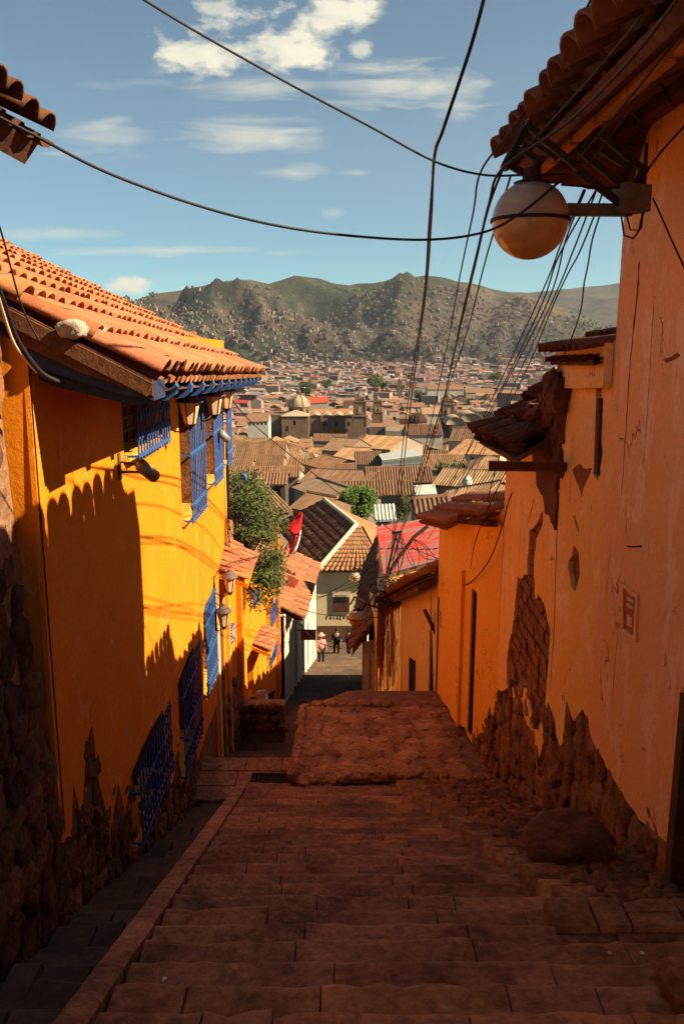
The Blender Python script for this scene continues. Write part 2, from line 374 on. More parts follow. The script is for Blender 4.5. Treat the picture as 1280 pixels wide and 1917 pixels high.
def jt(c, a): k = 1 + U(-a, a); return (c[0] * k, c[1] * k * (1 + U(-a, a) * .3), c[2] * k * (1 + U(-a, a) * .3))
def tiles(mb, A, B, Cc, D, sp=.24, tl=.42, r=.105, n=6, jit=.012, thick=.014, pans=True, dark=.35, col=(.9, .9, .9)):
    """barrel tiles on the four cornered slope A-B (eave) to D-C (top)"""
    A, B, Cc, D = map(V, (A, B, Cc, D)); nc = max(1, round((B - A).length / sp)); nr = max(1, round((D - A).length / tl))
    P = lambda u, v: (A.lerp(B, u)).lerp(D.lerp(Cc, u), v)
    for i in range(nc):
        u = (i + .5) / nc + U(-.08, .08) / nc
        for j in range(nr):
            p0 = P(u, (j - .04) / nr); p1 = P(u, min((j + 1.12) / nr, 1.03)); s_ = (p1 - p0); e = (P(min(u + .01, 1), j / nr) - P(u - .01, j / nr)).normalized()
            nrm = e.cross(s_).normalized()
            if nrm.z < 0: nrm = -nrm
            k = U(.70, 1.14); c = (col[0] * k, col[1] * k * U(.86, 1.08), col[2] * k * U(.8, 1.15))
            off = nrm * (thick * .6 + U(0, jit)) + e * U(-jit, jit); rt = r * U(.95, 1.06)
            p0 = p0 + off + nrm * thick - s_ * U(0, .05); p1 = p1 + e * U(-jit, jit) - nrm * .004
            ov = []; iv = []
            for (p, rr) in ((p0, rt), (p1, rt * .80)):
                for k2 in range(n + 1):
                    a = pi * k2 / n; dd = e * cos(a) + nrm * sin(a) * .85
                    ov.append(p + dd * rr); iv.append(p + dd * (rr - thick))
            m = n + 1; vs = ov + iv; fs = []
            for k2 in range(n):
                fs.append((k2, k2 + 1, m + k2 + 1, m + k2)); fs.append((2 * m + k2, 3 * m + k2, 3 * m + k2 + 1, 2 * m + k2 + 1)); fs.append((k2, 2 * m + k2, 2 * m + k2 + 1, k2 + 1))
            fs.append((0, m, 3 * m, 2 * m)); fs.append((n, 2 * m + n, 3 * m + n, m + n))
            mb.add(vs, fs, c)
            if pans:
                e2 = e * (sp * .5); q0 = P(u, (j - .02) / nr) + e2 - nrm * .02; q1 = P(u, min((j + 1.1) / nr, 1.02)) + e2 - nrm * .035; rr = sp * .42
                vs = [q + (e * cos(a) - nrm * sin(a) * .55) * rr for q in (q0, q1) for a in [pi * k2 / 4 for k2 in range(5)]]
                kk = U(.6, .9); mb.add(vs, [(k2, k2 + 1, 6 + k2, 5 + k2) for k2 in range(4)], (c[0] * kk, c[1] * kk, c[2] * kk))
def rough(poly, step=.12, amp=.03, seed=0):
    out_ = []; n = len(poly)
    for i in range(n):
        a = V((*poly[i], 0)); b = V((*poly[(i + 1) % n], 0)); m = max(1, int((b - a).length / step)); nn = (b - a).orthogonal().normalized() if (b - a).length > 1e-6 else V((1, 0, 0))
        nn = V((-(b - a).y, (b - a).x, 0)).normalized() if (b - a).length > 1e-6 else V((1, 0, 0))
        for k in range(m):
            p = a.lerp(b, k / m)
            if k: p = p + nn * amp * (noise.noise(V((p.x * 7, p.y * 7, seed))) * 2)
            out_.append((p.x, p.y))
    return out_
def interp(x, tab):
    if x <= tab[0][0]: return tab[0][1]
    for (a, b), (c, d) in zip(tab, tab[1:]):
        if x <= c: return b + (d - b) * (x - a) / (c - a)
    return tab[-1][1]
# ================================================================== SETTING
def GS(y): return -1.6 - .437 * y                    # stair slope
def GROUND(y): return interp(y, [(-30, 11.5), (0, -1.6), (10.6, -6.23), (10.7, -6.4), (11.85, -6.4), (12.6, -7.2), (17, -8.45), (21.6, -10.0), (45, -18.0), (60, -22), (100, -28), (150, -34), (200, -39), (300, -48), (400, -56), (600, -67), (1000, -72), (2200, -74)])
SKY_F = [(-900, 600), (0, 585), (255, 568), (300, 546), (345, 541), (390, 531), (430, 521), (470, 517), (512, 529), (560, 515), (600, 519), (640, 529), (700, 522), (740, 518), (783, 510), (830, 519), (880, 531), (920, 541), (960, 549), (1000, 561), (1050, 580), (1100, 606), (1160, 622), (1400, 628), (2400, 600)]
SKY_B = [(-900, 560), (240, 572), (400, 570), (690, 530), (860, 530), (930, 545), (980, 548), (1060, 534), (1100, 531), (1160, 523), (1250, 520), (2400, 530)]
def ratio(px, tab): r = ray(px, interp(px, tab)); return r.z / r.y
def ridged(x, y, s, o=6, q=0):
    v = 0; a = .5; f = 1 / s
    for k in range(o):
        n_ = 1 - abs(noise.noise(V((x * f + q, y * f, q + k)))) * 2; v += a * n_ * n_; a *= .5; f *= 2.03
    return v
def TZ(x, y):
    g = GROUND(y)
    if y < 900: return g
    px = 640 + F * (x / y) * .98
    R0 = 3300 + 350 * noise.noise(V((x / 900, 3, 1))); h = ratio(px, SKY_F) * R0
    foot = interp(px, [(200, 1150), (480, 1450), (640, 2000), (760, 2150), (900, 1900), (1100, 1700)]) + 160 * noise.noise(V((x / 400, 9, 2)))
    t = (y - foot) / (R0 - foot)
    if t <= 0: return g
    tt = min(t, 1.0)
    prof = tt * tt * (3 - 2 * tt) * .45 + tt ** 1.35 * .55
    am = (h + 74) * .95
    rd = ((ridged(x + .35 * y, y, 760, 8, 5.3) - .64) * (tt * (1 - tt) * 5.4 + .06) + (ridged(x - .2 * y, y * .6, 230, 5, 1.7) - .62) * .95 * tt * (1.0 - tt)) * am
    z = g + (h - g) * prof + rd
    if t > 1: z -= (t - 1) * 900
    return max(z, g - 1.5)
def grid_mesh(name, xs, ys, fn, mat, kind='structure', smooth=True):
    m = MB(); nx, ny = len(xs), len(ys)
    for j in range(ny):
        for i in range(nx): m.v.append(fn(xs[i], ys[j]))
    for j in range(ny - 1):
        for i in range(nx - 1):
            a = j * nx + i; m.f.append((a, a + 1, a + nx + 1, a + nx)); m.c.append(None); m.mi.append(0)
    return m.build(name, mat, None, smooth, kind)
# town and hillsides: columns by bearing, rows by distance
bx = [-1.6 + i * .1 for i in range(11)] + [-.58 + i * .0042 for i in range(278)] + [.6 + i * .1 for i in range(12)]
by = [46 * (900 / 46) ** (i / 50) for i in range(50)] + [900 + i * 16 for i in range(170)] + [3640 + i * 120 for i in range(1, 8)]
grid_mesh('hills', bx, by, lambda b, y: (b * y, y, TZ(b * y, y)), m_hill)
def back(b, y):
    px = 640 + F * b * .98; h = ratio(px, SKY_B) * 6200; t = (y - 4300) / 1900.; x = b * y
    z = -90 + (h + 90) * (min(t, 1) ** 1.1) + (ridged(x, y, 1500, 6, 2.2) - .6) * 420 * max(0, min(1, t)) * (1.08 - min(t, 1)) 
    return (x, y, z - max(0, t - 1) * 500)
grid_mesh('far_mountains', [-1.4 + i * .012 for i in range(235)], [4300 + i * 60 for i in range(42)], back, m_hill)
# one sheet of ground under everything, reaching the horizon
g = MB(); ys = [-400, -60, -12, -4, 0, 4, 8, 11, 13, 16, 20, 26, 34, 46, 70, 120, 200, 320, 600, 1000, 3000, 12000]
def under(y): return (GROUND(y) if y > -30 else 11.5) - (.75 if y < 25 else 1.2 if y < 100 else 2.5)
for a, b_ in zip(ys, ys[1:]):
    wd = 60 if b_ < 30 else 400 if b_ < 400 else 9000
    g.face([(-9000, a, under(a)), (9000, a, under(a)), (9000, b_, under(b_)), (-9000, b_, under(b_))])
g.build('ground', m_ground, None, False, 'structure')
# ---- stair
TR, RS = .31, .1355
def XSL(y): return -1.10 - (y - 3) * .034
def XSR(y): return 2.15 if y < 4.45 else 1.62 - (y - 2.9) * .104
st = MB(); y = -1.6; k = 0
def slab(mb, x0, x1, y0, y1, z, dep, col, ch=.012, tw=.006):
    """worn slab: chamfered top whose front nose wanders and chips"""
    n = max(1, int((x1 - x0) / .09)) if dep > .15 and x1 - x0 > .12 and tw > .01 else 1
    q = U(-90, 90); wob = lambda x: (.020 * noise.noise(V((x * 4, q, 0))) + .010 * noise.noise(V((x * 15, q, 5)))) if n > 1 else U(-tw, tw)
    zt = lambda x, y: z + .010 * noise.noise(V((x * 2.2, y * 2.2, q)))
    rows = []
    for i in range(n + 1):
        x = x0 + (x1 - x0) * i / n; xi = min(max(x, x0 + .003), x1 - .003); f = y1 + wob(x); c_ = ch * U(.6, 1.9) * (1.8 if n > 1 and R() < .12 else 1)
        nb_ = f - .05 + .03 * noise.noise(V((x * 7, q, 8))) if n > 1 else (y0 + f) / 2
        rows.append([(x, y0, z - dep), (x, y0, zt(x, y0) - ch), (xi, y0 + ch, zt(x, y0)), (xi, nb_, zt(x, nb_)), (xi, f - c_ * 1.3, zt(x, f) - .003), (x, f, zt(x, f) - c_), (x, f, z - dep)])
    vs = [p for r_ in rows for p in r_]; i0 = len(mb.v); mb.v += vs; col = col or (1, 1, 1)
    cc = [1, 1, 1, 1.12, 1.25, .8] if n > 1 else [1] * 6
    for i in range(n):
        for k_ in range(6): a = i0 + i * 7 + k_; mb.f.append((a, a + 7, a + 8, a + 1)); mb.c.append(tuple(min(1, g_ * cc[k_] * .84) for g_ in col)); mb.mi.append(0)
    for e, rv in ((i0, 0), (i0 + n * 7, 1)): t_ = tuple(range(e, e + 7)); mb.f.append(t_[::-1] if rv else t_); mb.c.append(tuple(min(1, g_ * .8) for g_ in col)); mb.mi.append(0)
def frontwobble(x, k): return .022 * noise.noise(V((x * 1.7, k * 3.3, 0))) + .012 * noise.noise(V((x * 6, k * 3.3, 4)))
while y < 10.55:
    z = GS(y + TR * .5); x = XSL(y) + .03; xe = XSR(y + .2) + .04
    while x < xe - .05:
        ww_ = U(.30, 1.1); x2 = min(x + ww_, xe)
        if xe - x2 < .2: x2 = xe
        kk = U(.72, 1.12); col = (kk, kk * U(.92, 1.06), kk * U(.86, 1.12))
        # every slab is cut in short pieces so its nose line wanders like worn stone
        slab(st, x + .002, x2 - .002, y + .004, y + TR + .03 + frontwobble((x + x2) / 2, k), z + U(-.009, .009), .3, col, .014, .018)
        x = x2
    y += TR; k += 1
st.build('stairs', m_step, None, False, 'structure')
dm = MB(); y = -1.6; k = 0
while y < 10.55:      # dirt strips added at every riser foot to stand for its shadow line
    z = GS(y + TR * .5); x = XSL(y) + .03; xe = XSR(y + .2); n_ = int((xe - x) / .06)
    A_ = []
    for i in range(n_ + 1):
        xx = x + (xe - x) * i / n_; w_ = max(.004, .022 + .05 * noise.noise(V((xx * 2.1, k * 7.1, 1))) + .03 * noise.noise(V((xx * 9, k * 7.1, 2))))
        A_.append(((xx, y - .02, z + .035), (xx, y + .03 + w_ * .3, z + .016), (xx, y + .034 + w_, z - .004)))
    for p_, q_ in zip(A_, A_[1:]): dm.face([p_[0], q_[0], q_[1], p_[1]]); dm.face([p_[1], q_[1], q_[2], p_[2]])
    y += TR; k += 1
dm.build('riser_shade_dirt', m_soil, None, False, 'structure')
cm = MB()
for i in range(30):
    y0 = -1.6 + i * .4; cm.face([(XSL(y0), y0, GS(y0) - .10), (XSR(y0) + .1, y0, GS(y0) - .10), (XSR(y0 + .4) + .1, y0 + .4, GS(y0 + .4) - .10), (XSL(y0 + .4), y0 + .4, GS(y0 + .4) - .10)])
cm.build('stair_bed', m_soil, None, False, 'structure')
# ---- left kerb of the stair and the gutter below it
kb = MB(); y = -1.5
while y < 10.45:
    l = U(.5, 1.1); y1 = min(y + l, 10.5); n_ = 5
    for q in range(n_):
        a = y + (y1 - y) * q / n_; b_ = y + (y1 - y) * (q + 1) / n_ - (.006 if q == n_ - 1 else 0); xa, xb = XSL(a), XSL(b_); wob = lambda t: .012 * noise.noise(V((t * 5, 3, 0)))
        za, zb = GS(a) + .075, GS(b_) + .075; kk = .9 + .25 * noise.noise(V((y, 0, 0)))
        A0, A1 = xa - .13 + wob(a), xa + .02 + wob(a + 9); B0, B1 = xb - .13 + wob(b_), xb + .02 + wob(b_ + 9)
        kb.add([(A0, a, za - .015), (A0 + .02, a, za), (A1 - .02, a, za), (A1, a, za - .015), (A1, a, za - .4), (A0, a, za - .5), (B0, b_, zb - .015), (B0 + .02, b_, zb), (B1 - .02, b_, zb), (B1, b_, zb - .015), (B1, b_, zb - .4), (B0, b_, zb - .5)],
               [(0, 1, 7, 6), (1, 2, 8, 7), (2, 3, 9, 8), (3, 4, 10, 9), (5, 0, 6, 11), (0, 5, 4, 3, 2, 1), (6, 7, 8, 9, 10, 11)], (kk, kk, kk))
    y = y1
kb.build('stair_kerb', m_step, None, False, 'structure')
gt = MB(); y = -1.5
gt.face([(-2.4, -2, GS(-2) - .26), (-1.1, -2, GS(-2) - .26), (-1.3, 10.6, GS(10.6) - .26), (-2.4, 10.6, GS(10.6) - .26)])
go = gt.build('gutter', m_soil, None, False, 'structure')
gt = MB()
while y < 10.1:
    l = U(.28, .42); x = -1.93
    while x < XSL(y) - .16:
        ww_ = U(.18, .34); x2 = min(x + ww_, XSL(y) - .14); kk = U(.8, 1.4)
        if x > -1.75 or R() < .3: slab(gt, x + .012, x2 - .01, y + .01, y + l - .01, GS(y + l / 2) - .20 + U(-.02, .012), .1, (kk, kk, kk * .95), .015, .015)
        x = x2
    y += l
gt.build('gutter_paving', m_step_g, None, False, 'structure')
# ---- landing with its drain grate
ld = MB(); yy0 = 10.6
for y0, y1 in ((10.6, 10.98), (11.0, 11.42), (11.44, 11.85)):
    x = -2.15
    while x < -.25 if y0 > 10.9 else x < 1.0:
        x2 = x + U(.5, .9)
        kk = U(.85, 1.15); slab(ld, x + .004, x2 - .004, y0, y1, -6.4 + U(-.004, .004), .6, (kk, kk, kk * .95), .006, .004); x = x2
ld.build('landing', m_step, None, False, 'structure')
gr = thing('drain_grate', 'rusty iron drain grate set across the landing at the foot of the stairs', 'drain grate', (-.8, 11.3, -6.38))
f = MB(); gx0, gx1, gy0, gy1, gz = -1.33, -.24, 11.06, 11.30, -6.385
for a, b_ in (((gx0, gy0), (gx1, gy0)), ((gx0, gy1), (gx1, gy1)), ((gx0, gy0), (gx0, gy1)), ((gx1, gy0), (gx1, gy1))): f.beam((*a, gz), (*b_, gz), .03, .03)
f.build('frame', m_iron, gr); f = MB(); f.bb((gx0, gy0, gz - .006), (gx1, gy1, gz - .012)); f.build('pit', m_dark, gr)
f = MB()
for i in range(1, 24): xx = gx0 + (gx1 - gx0) * i / 24; f.beam((xx, gy0, gz + .002), (xx, gy1, gz + .002), .014, .02)
f.build('grate_bars', m_iron, gr)
# ---- street going down beyond the landing
sr = MB(); y = 11.87; zz = -7.05
def XWL(y): return interp(y, [(13, -2.2), (20.5, -1.62), (21, -1.5), (40, -1.3), (60, -1.2)])
while y < 50:
    tr_ = .75 if y < 22 else 1.5; z = GROUND(y + tr_ / 2) if y > 12.6 else -7.1
    x = -2.6
    while x < 2.4:
        x2 = min(2.6, x + U(.9, 1.6)); kk = U(.8, 1.1); slab(sr, x + .006, x2 - .006, y, y + tr_ + .02, z, 1.2, (kk, kk, kk), .012, .004); x = x2
    y += tr_
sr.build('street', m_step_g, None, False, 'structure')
g2 = MB(); 
gr2 = thing('drain_grate', 'narrow dark drain grate across the lower street beyond the stone platform', 'drain grate', (0, 24, GROUND(24)))
yg = 24.3; zg = GROUND(24.0 + .75) + .1
for i in range(26): g2.beam((-.62 + i * .05, yg, zg - .02), (-.62 + i * .05, yg + .32, zg - .02), .02, .03)
g2.beam((-.64, yg, zg - .02), (.66, yg, zg - .02), .03, .03); g2.beam((-.64, yg + .32, zg - .02), (.66, yg + .32, zg - .02), .03, .03); g2.build('grate_bars', m_iron, gr2)
# ---- right kerb stones, cobbled ramp
rk = MB(); y = 4.4
while y < 10.3:
    l = U(.28, .46); ym = y + l / 2; xc = XSR(max(ym, 4.5)) + .06; kk = U(.8, 1.3)
    slab(rk, xc - .13 + U(-.03, .02), xc + .14, y, y + l - .012, GS(ym + .06) + .15, .45, (kk, kk * .95, kk * .85), .028, .014); y += l
rk.build('ramp_kerb', m_flag, None, False, 'structure')
rb = MB(); ysr = [4.36 + i * .25 for i in range(27)]
for a, b_ in zip(ysr, ysr[1:]): rb.face([(XSR(max(a, 4.5)) + .03, a, GS(a) + .13), (2.5, a, GS(a) + .15), (2.5, b_, GS(b_) + .15), (XSR(max(b_, 4.5)) + .03, b_, GS(b_) + .13)])
rb.face([(1.45, 4.33, GS(4.3) + .1), (2.5, 4.33, GS(4.3) + .12), (2.5, 4.33, GS(4.3) - .5), (1.45, 4.33, GS(4.3) - .5)])
rb.build('cobbled_ramp', m_soil, None, False, 'structure')
cb = MB(); ff = MB()
x = 1.25
while x < 2.3:
    s_ = U(.11, .19); kk = U(.8, 1.2); slab(ff, x + .006, x + s_ * 1.75 - .006, 4.22, 4.52 + U(-.02, .02), GS(4.4) + .15, .5, (kk, kk * .95, kk * .85), .028, .014); x += s_ * 1.75
y = 4.5
while y < 10.9:
    x = XSR(y) + .2
    while x < 2.2:
        kk = U(.75, 1.3); s_ = U(.05, .085); cb.rock((x + U(-.02, .02), y + U(-.03, .03), GS(y) + .135 + U(-.01, .01)), (s_ * U(.8, 1.3), s_ * U(.8, 1.2), .045), 1, .7, .2, (kk, kk * .95, kk * .85)); x += s_ * 1.9
    y += .135
ff.build('ramp_front_blocks', m_flag, None, False, 'structure'); cb.build('ramp_cobbles', m_stone, None, False, 'structure')
# ---- stone platform in front of the doors
def plat(x, y): return interp(y, [(10.7, -6.08), (13.4, -6.3), (14.4, -6.38), (16, -7.3), (19, -8.9)]) + .02 * noise.noise(V((x * 2, y * 2, 1)))
pxs = [-.62 + i * .12 for i in range(24)]
def px_edge(x, y): return x if y < 13.5 else max(x, -.62 + (y - 13.5) * .9)
pys = [10.75 + j * .14 for j in range(20)] + [13.6 + j * .35 for j in range(10)]
pl = MB(); nx = len(pxs)
for yv in pys:
    for xv in pxs: xx = px_edge(xv, yv); ye = yv + (.16 * max(0, -xv) * 0); pl.v.append((xx, ye, plat(xx, yv) - .03))
for j in range(len(pys) - 1):
    for i in range(nx - 1): a = j * nx + i; pl.f.append((a, a + 1, a + nx + 1, a + nx)); pl.c.append(None); pl.mi.append(0)
pl.face([(-.6, 10.8, -6.1), (2.1, 10.8, -6.1), (2.1, 10.8, -6.9), (-.6, 10.8, -6.9)]); pl.face([(-.62, 13.5, -6.3), (-.62, 10.8, -6.1), (-.62, 10.8, -8), (-.62, 13.5, -8)])
pl.face([(-.62, 13.5, -6.33), (1.9, 13.5, -6.33), (1.9, 13.5, -9), (-.62, 13.5, -9)])
pl.build('stone_platform', m_mortar, None, True, 'structure')
pf = MB()
y = 10.92
while y < 13.35:
    x = -.5
    while x < 1.85:
        s_ = U(.13, .21); kk = U(.8, 1.25); pf.rock((x + U(-.03, .03), y + U(-.04, .04), plat(x, y) - .026), (s_ * U(.9, 1.15), s_ * U(.85, 1.1), .028), 2, .55, .12, (min(1, kk * 1.0), kk * .96, kk * .88), Matrix.Rotation(U(0, 3), 3, 'Z')); x += s_ * 1.65
    y += .27
for i in range(22):   # big edging stones at the front, stepped in two courses
    x = -.55 + i * .125; kk = U(.9, 1.5); yo = 10.72 + .10 * sin(x * 2.1)
    pf.rock((x, yo, -6.13 + U(-.02, .03)), (U(.09, .15), U(.09, .15), U(.07, .11)), 2, .7, .3, (kk, kk * .95, kk * .82))
    pf.rock((x + .06, yo - .08, -6.30 + U(-.02, .03)), (U(.09, .14), U(.07, .12), U(.07, .10)), 2, .7, .3, (kk, kk * .95, kk * .82))
for i in range(20):   # left edge and its face
    yq = 10.78 + i * .14
    for r_ in range(5): kk = U(.8, 1.4); pf.rock((-.62 + U(-.03, .02) - (.05 if r_ == 0 else 0), yq + (.07 if r_ % 2 else 0), plat(0, yq) - .05 - r_ * .2), (U(.06, .10), U(.08, .13), U(.09, .12)), 1, .7, .25, (kk, kk * .95, kk * .82))
for (px, py, s_) in ((575, 1323, .07), (592, 1319, .09), (619, 1318, .10), (640, 1321, .07), (662, 1322, .08), (683, 1319, .11), (706, 1318, .08), (730, 1317, .07), (604, 1325, .06)):
    p = WY(px, py, 13.5); pf.rock((p.x, 13.5, p.z), (s_ * 1.3, s_, s_ * .8), 1, .8, .3, (1.3, 1.05, .85))
pf.build('platform_stones', m_flag, None, False, 'structure')
# ---- haze box
# (placed at the end of the script)
# ================================================================== WALL HELPERS
def XL(y, z): return -2.0 - .20 * max(0, min(1, (y - 9) / 4)) * max(0, min(1, (-z - 2) / 4.5))
def XR(y): return interp(y, [(-4, 2.2), (6.8, 2.2), (8.1, 2.16), (10.6, 2.12), (13, 1.86), (14.4, 1.74), (19, 1.42)])
FL = lambda y, z, t: V((XL(y, z) - t, y, z))
FR = lambda y, z, t: V((XR(y) + t, y, z))
def rubble(mb, y0, y1, zlo, zhi, X, s=.17, side=1, depth=.1, tone=1, out=0.0, gap=1.55):
    """field stones set in a wall; side=+1: wall face looks to +X"""
    y = y0
    while y < y1:
        lo, hi = zlo(y), zhi(y); z = lo + U(0, s)
        while z < hi:
            a = s * U(.65, 1.2); b_ = s * U(.6, 1.15); kk = U(.6, 1.3) * tone
            mb.rock((X(y, z) + side * out, y + U(-.04, .04), z), (depth * U(.85, 1.2), a, b_), 2 if s > .13 else 1, .70, .26, (kk, kk * U(.86, 1), kk * U(.7, .95)), Matrix.Rotation(U(-.5, .5), 3, 'X')); z += b_ * gap
        y += s * gap
# ================================================================== LEFT SIDE
def window_l(parent, y0, y1, z0, z1, arch=False, grille_z=None, rails=(0.0, .5, .92), nb=10, off=.13, dark=False):
    X = XL((y0 + y1) / 2, z0)
    w_ = MB(); w_.bb((X - .30, y0, z0), (X - .26, y1, z1)); 
    nn = 4
    for i in range(1, 4): yy_ = y0 + (y1 - y0) * i / 4; w_.beam((X - .25, yy_, z0), (X - .25, yy_, z1), .05, .03)
    for i in range(1, 5): zz_ = z0 + (z1 - z0) * i / 5; w_.beam((X - .245, y0, zz_), (X - .245, y1, zz_), .03, .03)
    wo = w_.build('window', m_shut, parent)
    s_ = MB(); s_.bb((X - .3, y0 - .04, z0 - .06), (X + .03, y1 + .04, z0 + .003)); s_.build('sill', m_yel2, wo)
    gb = MB(); xo = X + off; b0 = z0 if grille_z is None else grille_z
    for i in range(nb + 1):
        yy_ = y0 + .03 + (y1 - y0 - .06) * i / nb; top = z1 + .02
        if arch: t = (i / nb - .5) * 2; top = z1 - .02 + U(0, .03)
        gb.tube([(xo, yy_, b0 - .05), (xo, yy_, top)], .011, 6)
        gb.lathe((xo, yy_, b0 + .18), [(.011, -.04), (.024, -.015), (.024, .015), (.011, .04)], 6)
        gb.lathe((xo, yy_, b0 + (top - b0) * .52), [(.011, -.03), (.021, 0), (.011, .03)], 6)
        gb.lathe((xo, yy_, top), [(.016, 0), (.018, .02), (.001, .09)], 6)
    for r_ in rails:
        zz_ = b0 + (z1 - b0) * r_; gb.beam((xo, y0, zz_), (xo, y1, zz_), .012, .035)
        for e in (y0, y1): gb.beam((X - .02, e, zz_), (xo, e, zz_), .03, .02)
    gb.build('grille', m_blue, wo)
    return wo
yh = thing('yellow_house', 'tall bright yellow house with a clay tile roof and blue window grilles on the left', 'house', (-2, 9.8, -6))
OPEN = [(7.55, 9.0, -1.07, -.42), (10.15, 11.3, -2.26, -.66), (12.05, 12.95, -2.12, -.7), (13.5, 14.05, -2.05, -.72),
        (7.15, 8.6, -4.78, -4.02), (9.5, 10.8, -5.42, -4.12), (11.75, 12.8, -5.35, -3.98)]
YN, YF = 5.36, 14.3
wl = MB()
bot = []
yv = YF
tabb = [(5.3, -3.55), (5.5, -3.62), (5.62, -3.25), (5.75, -3.7), (5.95, -3.15), (6.15, -3.05), (6.2, -3.55), (6.45, -4.15), (6.75, -3.9), (6.9, -4.3), (7.15, -4.1), (7.4, -4.75), (7.9, -4.95), (8.4, -4.85), (8.9, -5.15), (9.3, -4.95), (9.6, -5.55), (9.9, -5.6), (10.3, -5.75), (10.6, -5.45), (11, -6.0), (12, -6.1), (12.6, -6.2), (14.3, -6.35)]
pts = [(YN, .15)] + [(YF, .0)]
low = [(a, b_) for a, b_ in reversed(tabb)]
outer = [(YN, .12), (YF, -.05)] + rough(low, .1, .035, 3)[:-1 if False else None]
# keep the closing edge straight
outer = [(YN, .12), (YF, -.05)] + [p for p in rough(low, .1, .03, 3) if YN <= p[0] <= YF and not (p[0] < YF - .1 and p[0] > YN + .1 and False)]
def edge_pts(tab, step=.07, amp=.03, seed=0):
    r_ = []
    for (a, b_), (c, d) in zip(tab, tab[1:]):
        m = max(1, int(math.hypot(c - a, d - b_) / step))
        for k in range(m): t = k / m; yy_ = a + (c - a) * t; zz_ = b_ + (d - b_) * t; r_.append((yy_, zz_ + (amp * 2 * noise.noise(V((yy_ * 6, zz_ * 3, seed))) if k else 0)))
    r_.append(tab[-1]); return r_
outer = [(YN, .12), (YF, -.05)] + edge_pts(low, .07, .03)
def arch_hole(y0, y1, z0, z1, rise):
    h = [(y0, z0), (y1, z0)]
    for k in range(9): t = k / 8; yy_ = y1 + (y0 - y1) * t; h.append((yy_, z1 - rise * (2 * t - 1) ** 2))
    return h
holes = []
for i, (a, b_, c, d) in enumerate(OPEN):
    holes.append(arch_hole(a, b_, c, d, .05) if i >= 4 else [(a, c), (b_, c), (b_, d), (a, d)])
wl.poly(outer, holes, FL, .035)
wl.build('wall', m_yel, yh)
core = MB(); core.poly([(YN, .1), (YF, -.08), (YF, -8), (YN, -5)], [], lambda y, z, t: FL(y, z, .04 + t), .02)
core = MB(); core.poly([(YN, .1), (YF, -.08), (YF, -8), (YN, -5)], holes, lambda y, z, t: FL(y, z, .037 + t), .30)
core.face([(-2.45, YN, .1), (-2.45, YF, .1), (-2.45, YF, -8), (-2.45, YN, -8)])
core.build('wall_core', m_adobe, yh)
corner = MB(); fc = lambda a, z, t: V((-2.0 - a, YN - .02 - a * .35 + t, z))
corner.poly([(.0, .12), (.0, -3.5), (.12, -3.3), (.22, -2.6), (.4, -1.7), (.4, .0)], [], lambda a, z, t: V((-2.0 - a, YN - .004 + t, z)), .03)
corner.build('corner_wall', m_yel, yh)
endw = MB(); endw.poly([(-2.03, -8), (-6.3, -8), (-6.3, 1.5), (-2.03, -.45)], [], lambda x, z, t: V((x, YF - t, z)), .1); endw.build('end_wall', m_yel2, yh)
for i, (a, b_, c, d) in enumerate(OPEN):
    window_l(yh, a, b_, c, d, i >= 4, None, (0.0, .85) if i == 0 else (0.0, .52, .98) if i < 4 else ((0.0, .7) if i == 4 else (0.0, .42, .82)), 12 if i in (0, 4) else 9 if i != 3 else 5, off=.13 if i < 4 else .085)
sb = MB(); rubble(sb, 5.35, 11.4, lambda y: GS(y) - .3, lambda y: interp(y, tabb) + .14, XL, .13, 1, .075, .7, -.062, 1.6)
sb.build('stone_base', m_stone, yh, False)
# roof: near verge at Y=5.67, far verge at 14.4
EA, EB = V((-1.19, 5.30, -.225)), V((-1.38, 14.35, -.60))
TD, TC = V((-5.5, 5.34, 2.02)), V((-5.9, 14.2, 1.63))
def sag(y): return 0
tl_ = MB(); tiles(tl_, EA, EB, TC, TD, .235, .50, .115, 7, .014, .016, True, col=(.98, .96, .92)); tl_.build('roof_tiles', m_tile, yh, True)
rf = MB(); off = V((0, 0, -.07))
rf.face([EA + off + V((-.05, .05, 0)), EB + off + V((-.05, -.05, 0)), TC + off, TD + off]); o2 = V((0, 0, -.12))
rf.face([EA + o2 + V((-.05, .05, 0)), EB + o2 + V((-.05, -.05, 0)), TC + o2, TD + o2])
for i in range(1): rf.beam(EA + V((-.03, .02, -.10)), TD + V((0, .02, -.10)), .04, .09)
rf.build('roof_deck', m_soffit, yh)
vb = MB(); sdir = (TD - EA).normalized()
vb.poly([(0.02, -.05), (5.0, -.05), (5.0, -.34), (1.2, -.26), (.55, -.24), (.02, -.15)], [], lambda a, z, t: EA + sdir * a + V((0, .03 + t, z)), .04); vb.build('verge_board', m_soffit, yh)
nbv = MB(); prof = [(.02, -.12), (.55, -.24), (1.2, -.27), (2.6, -.34), (2.6, -.55), (1.3, -.44), (.75, -.40), (.3, -.32), (.02, -.24)]
nbv.poly(prof, [], lambda a, z, t: EA + sdir * a + V((0, .06 + t, z + .06)), .35); nbv.build('painted_bracket', m_navy, yh)
ck = MB()
for (a, u) in ((0, .55), (0, 1.62), (0, 2.65), (.24, .5), (.24, 1.55), (.47, 2.1)):
    p = EA + sdir * (u) + V((0, a, .04)); ck = MB(); ck.rock(p - V((0, 0, .02)), (.10, .085, .065), 2, .85, .35, (1, 1, 1)); ck.build('mortar_lump', m_cement, yh, True)
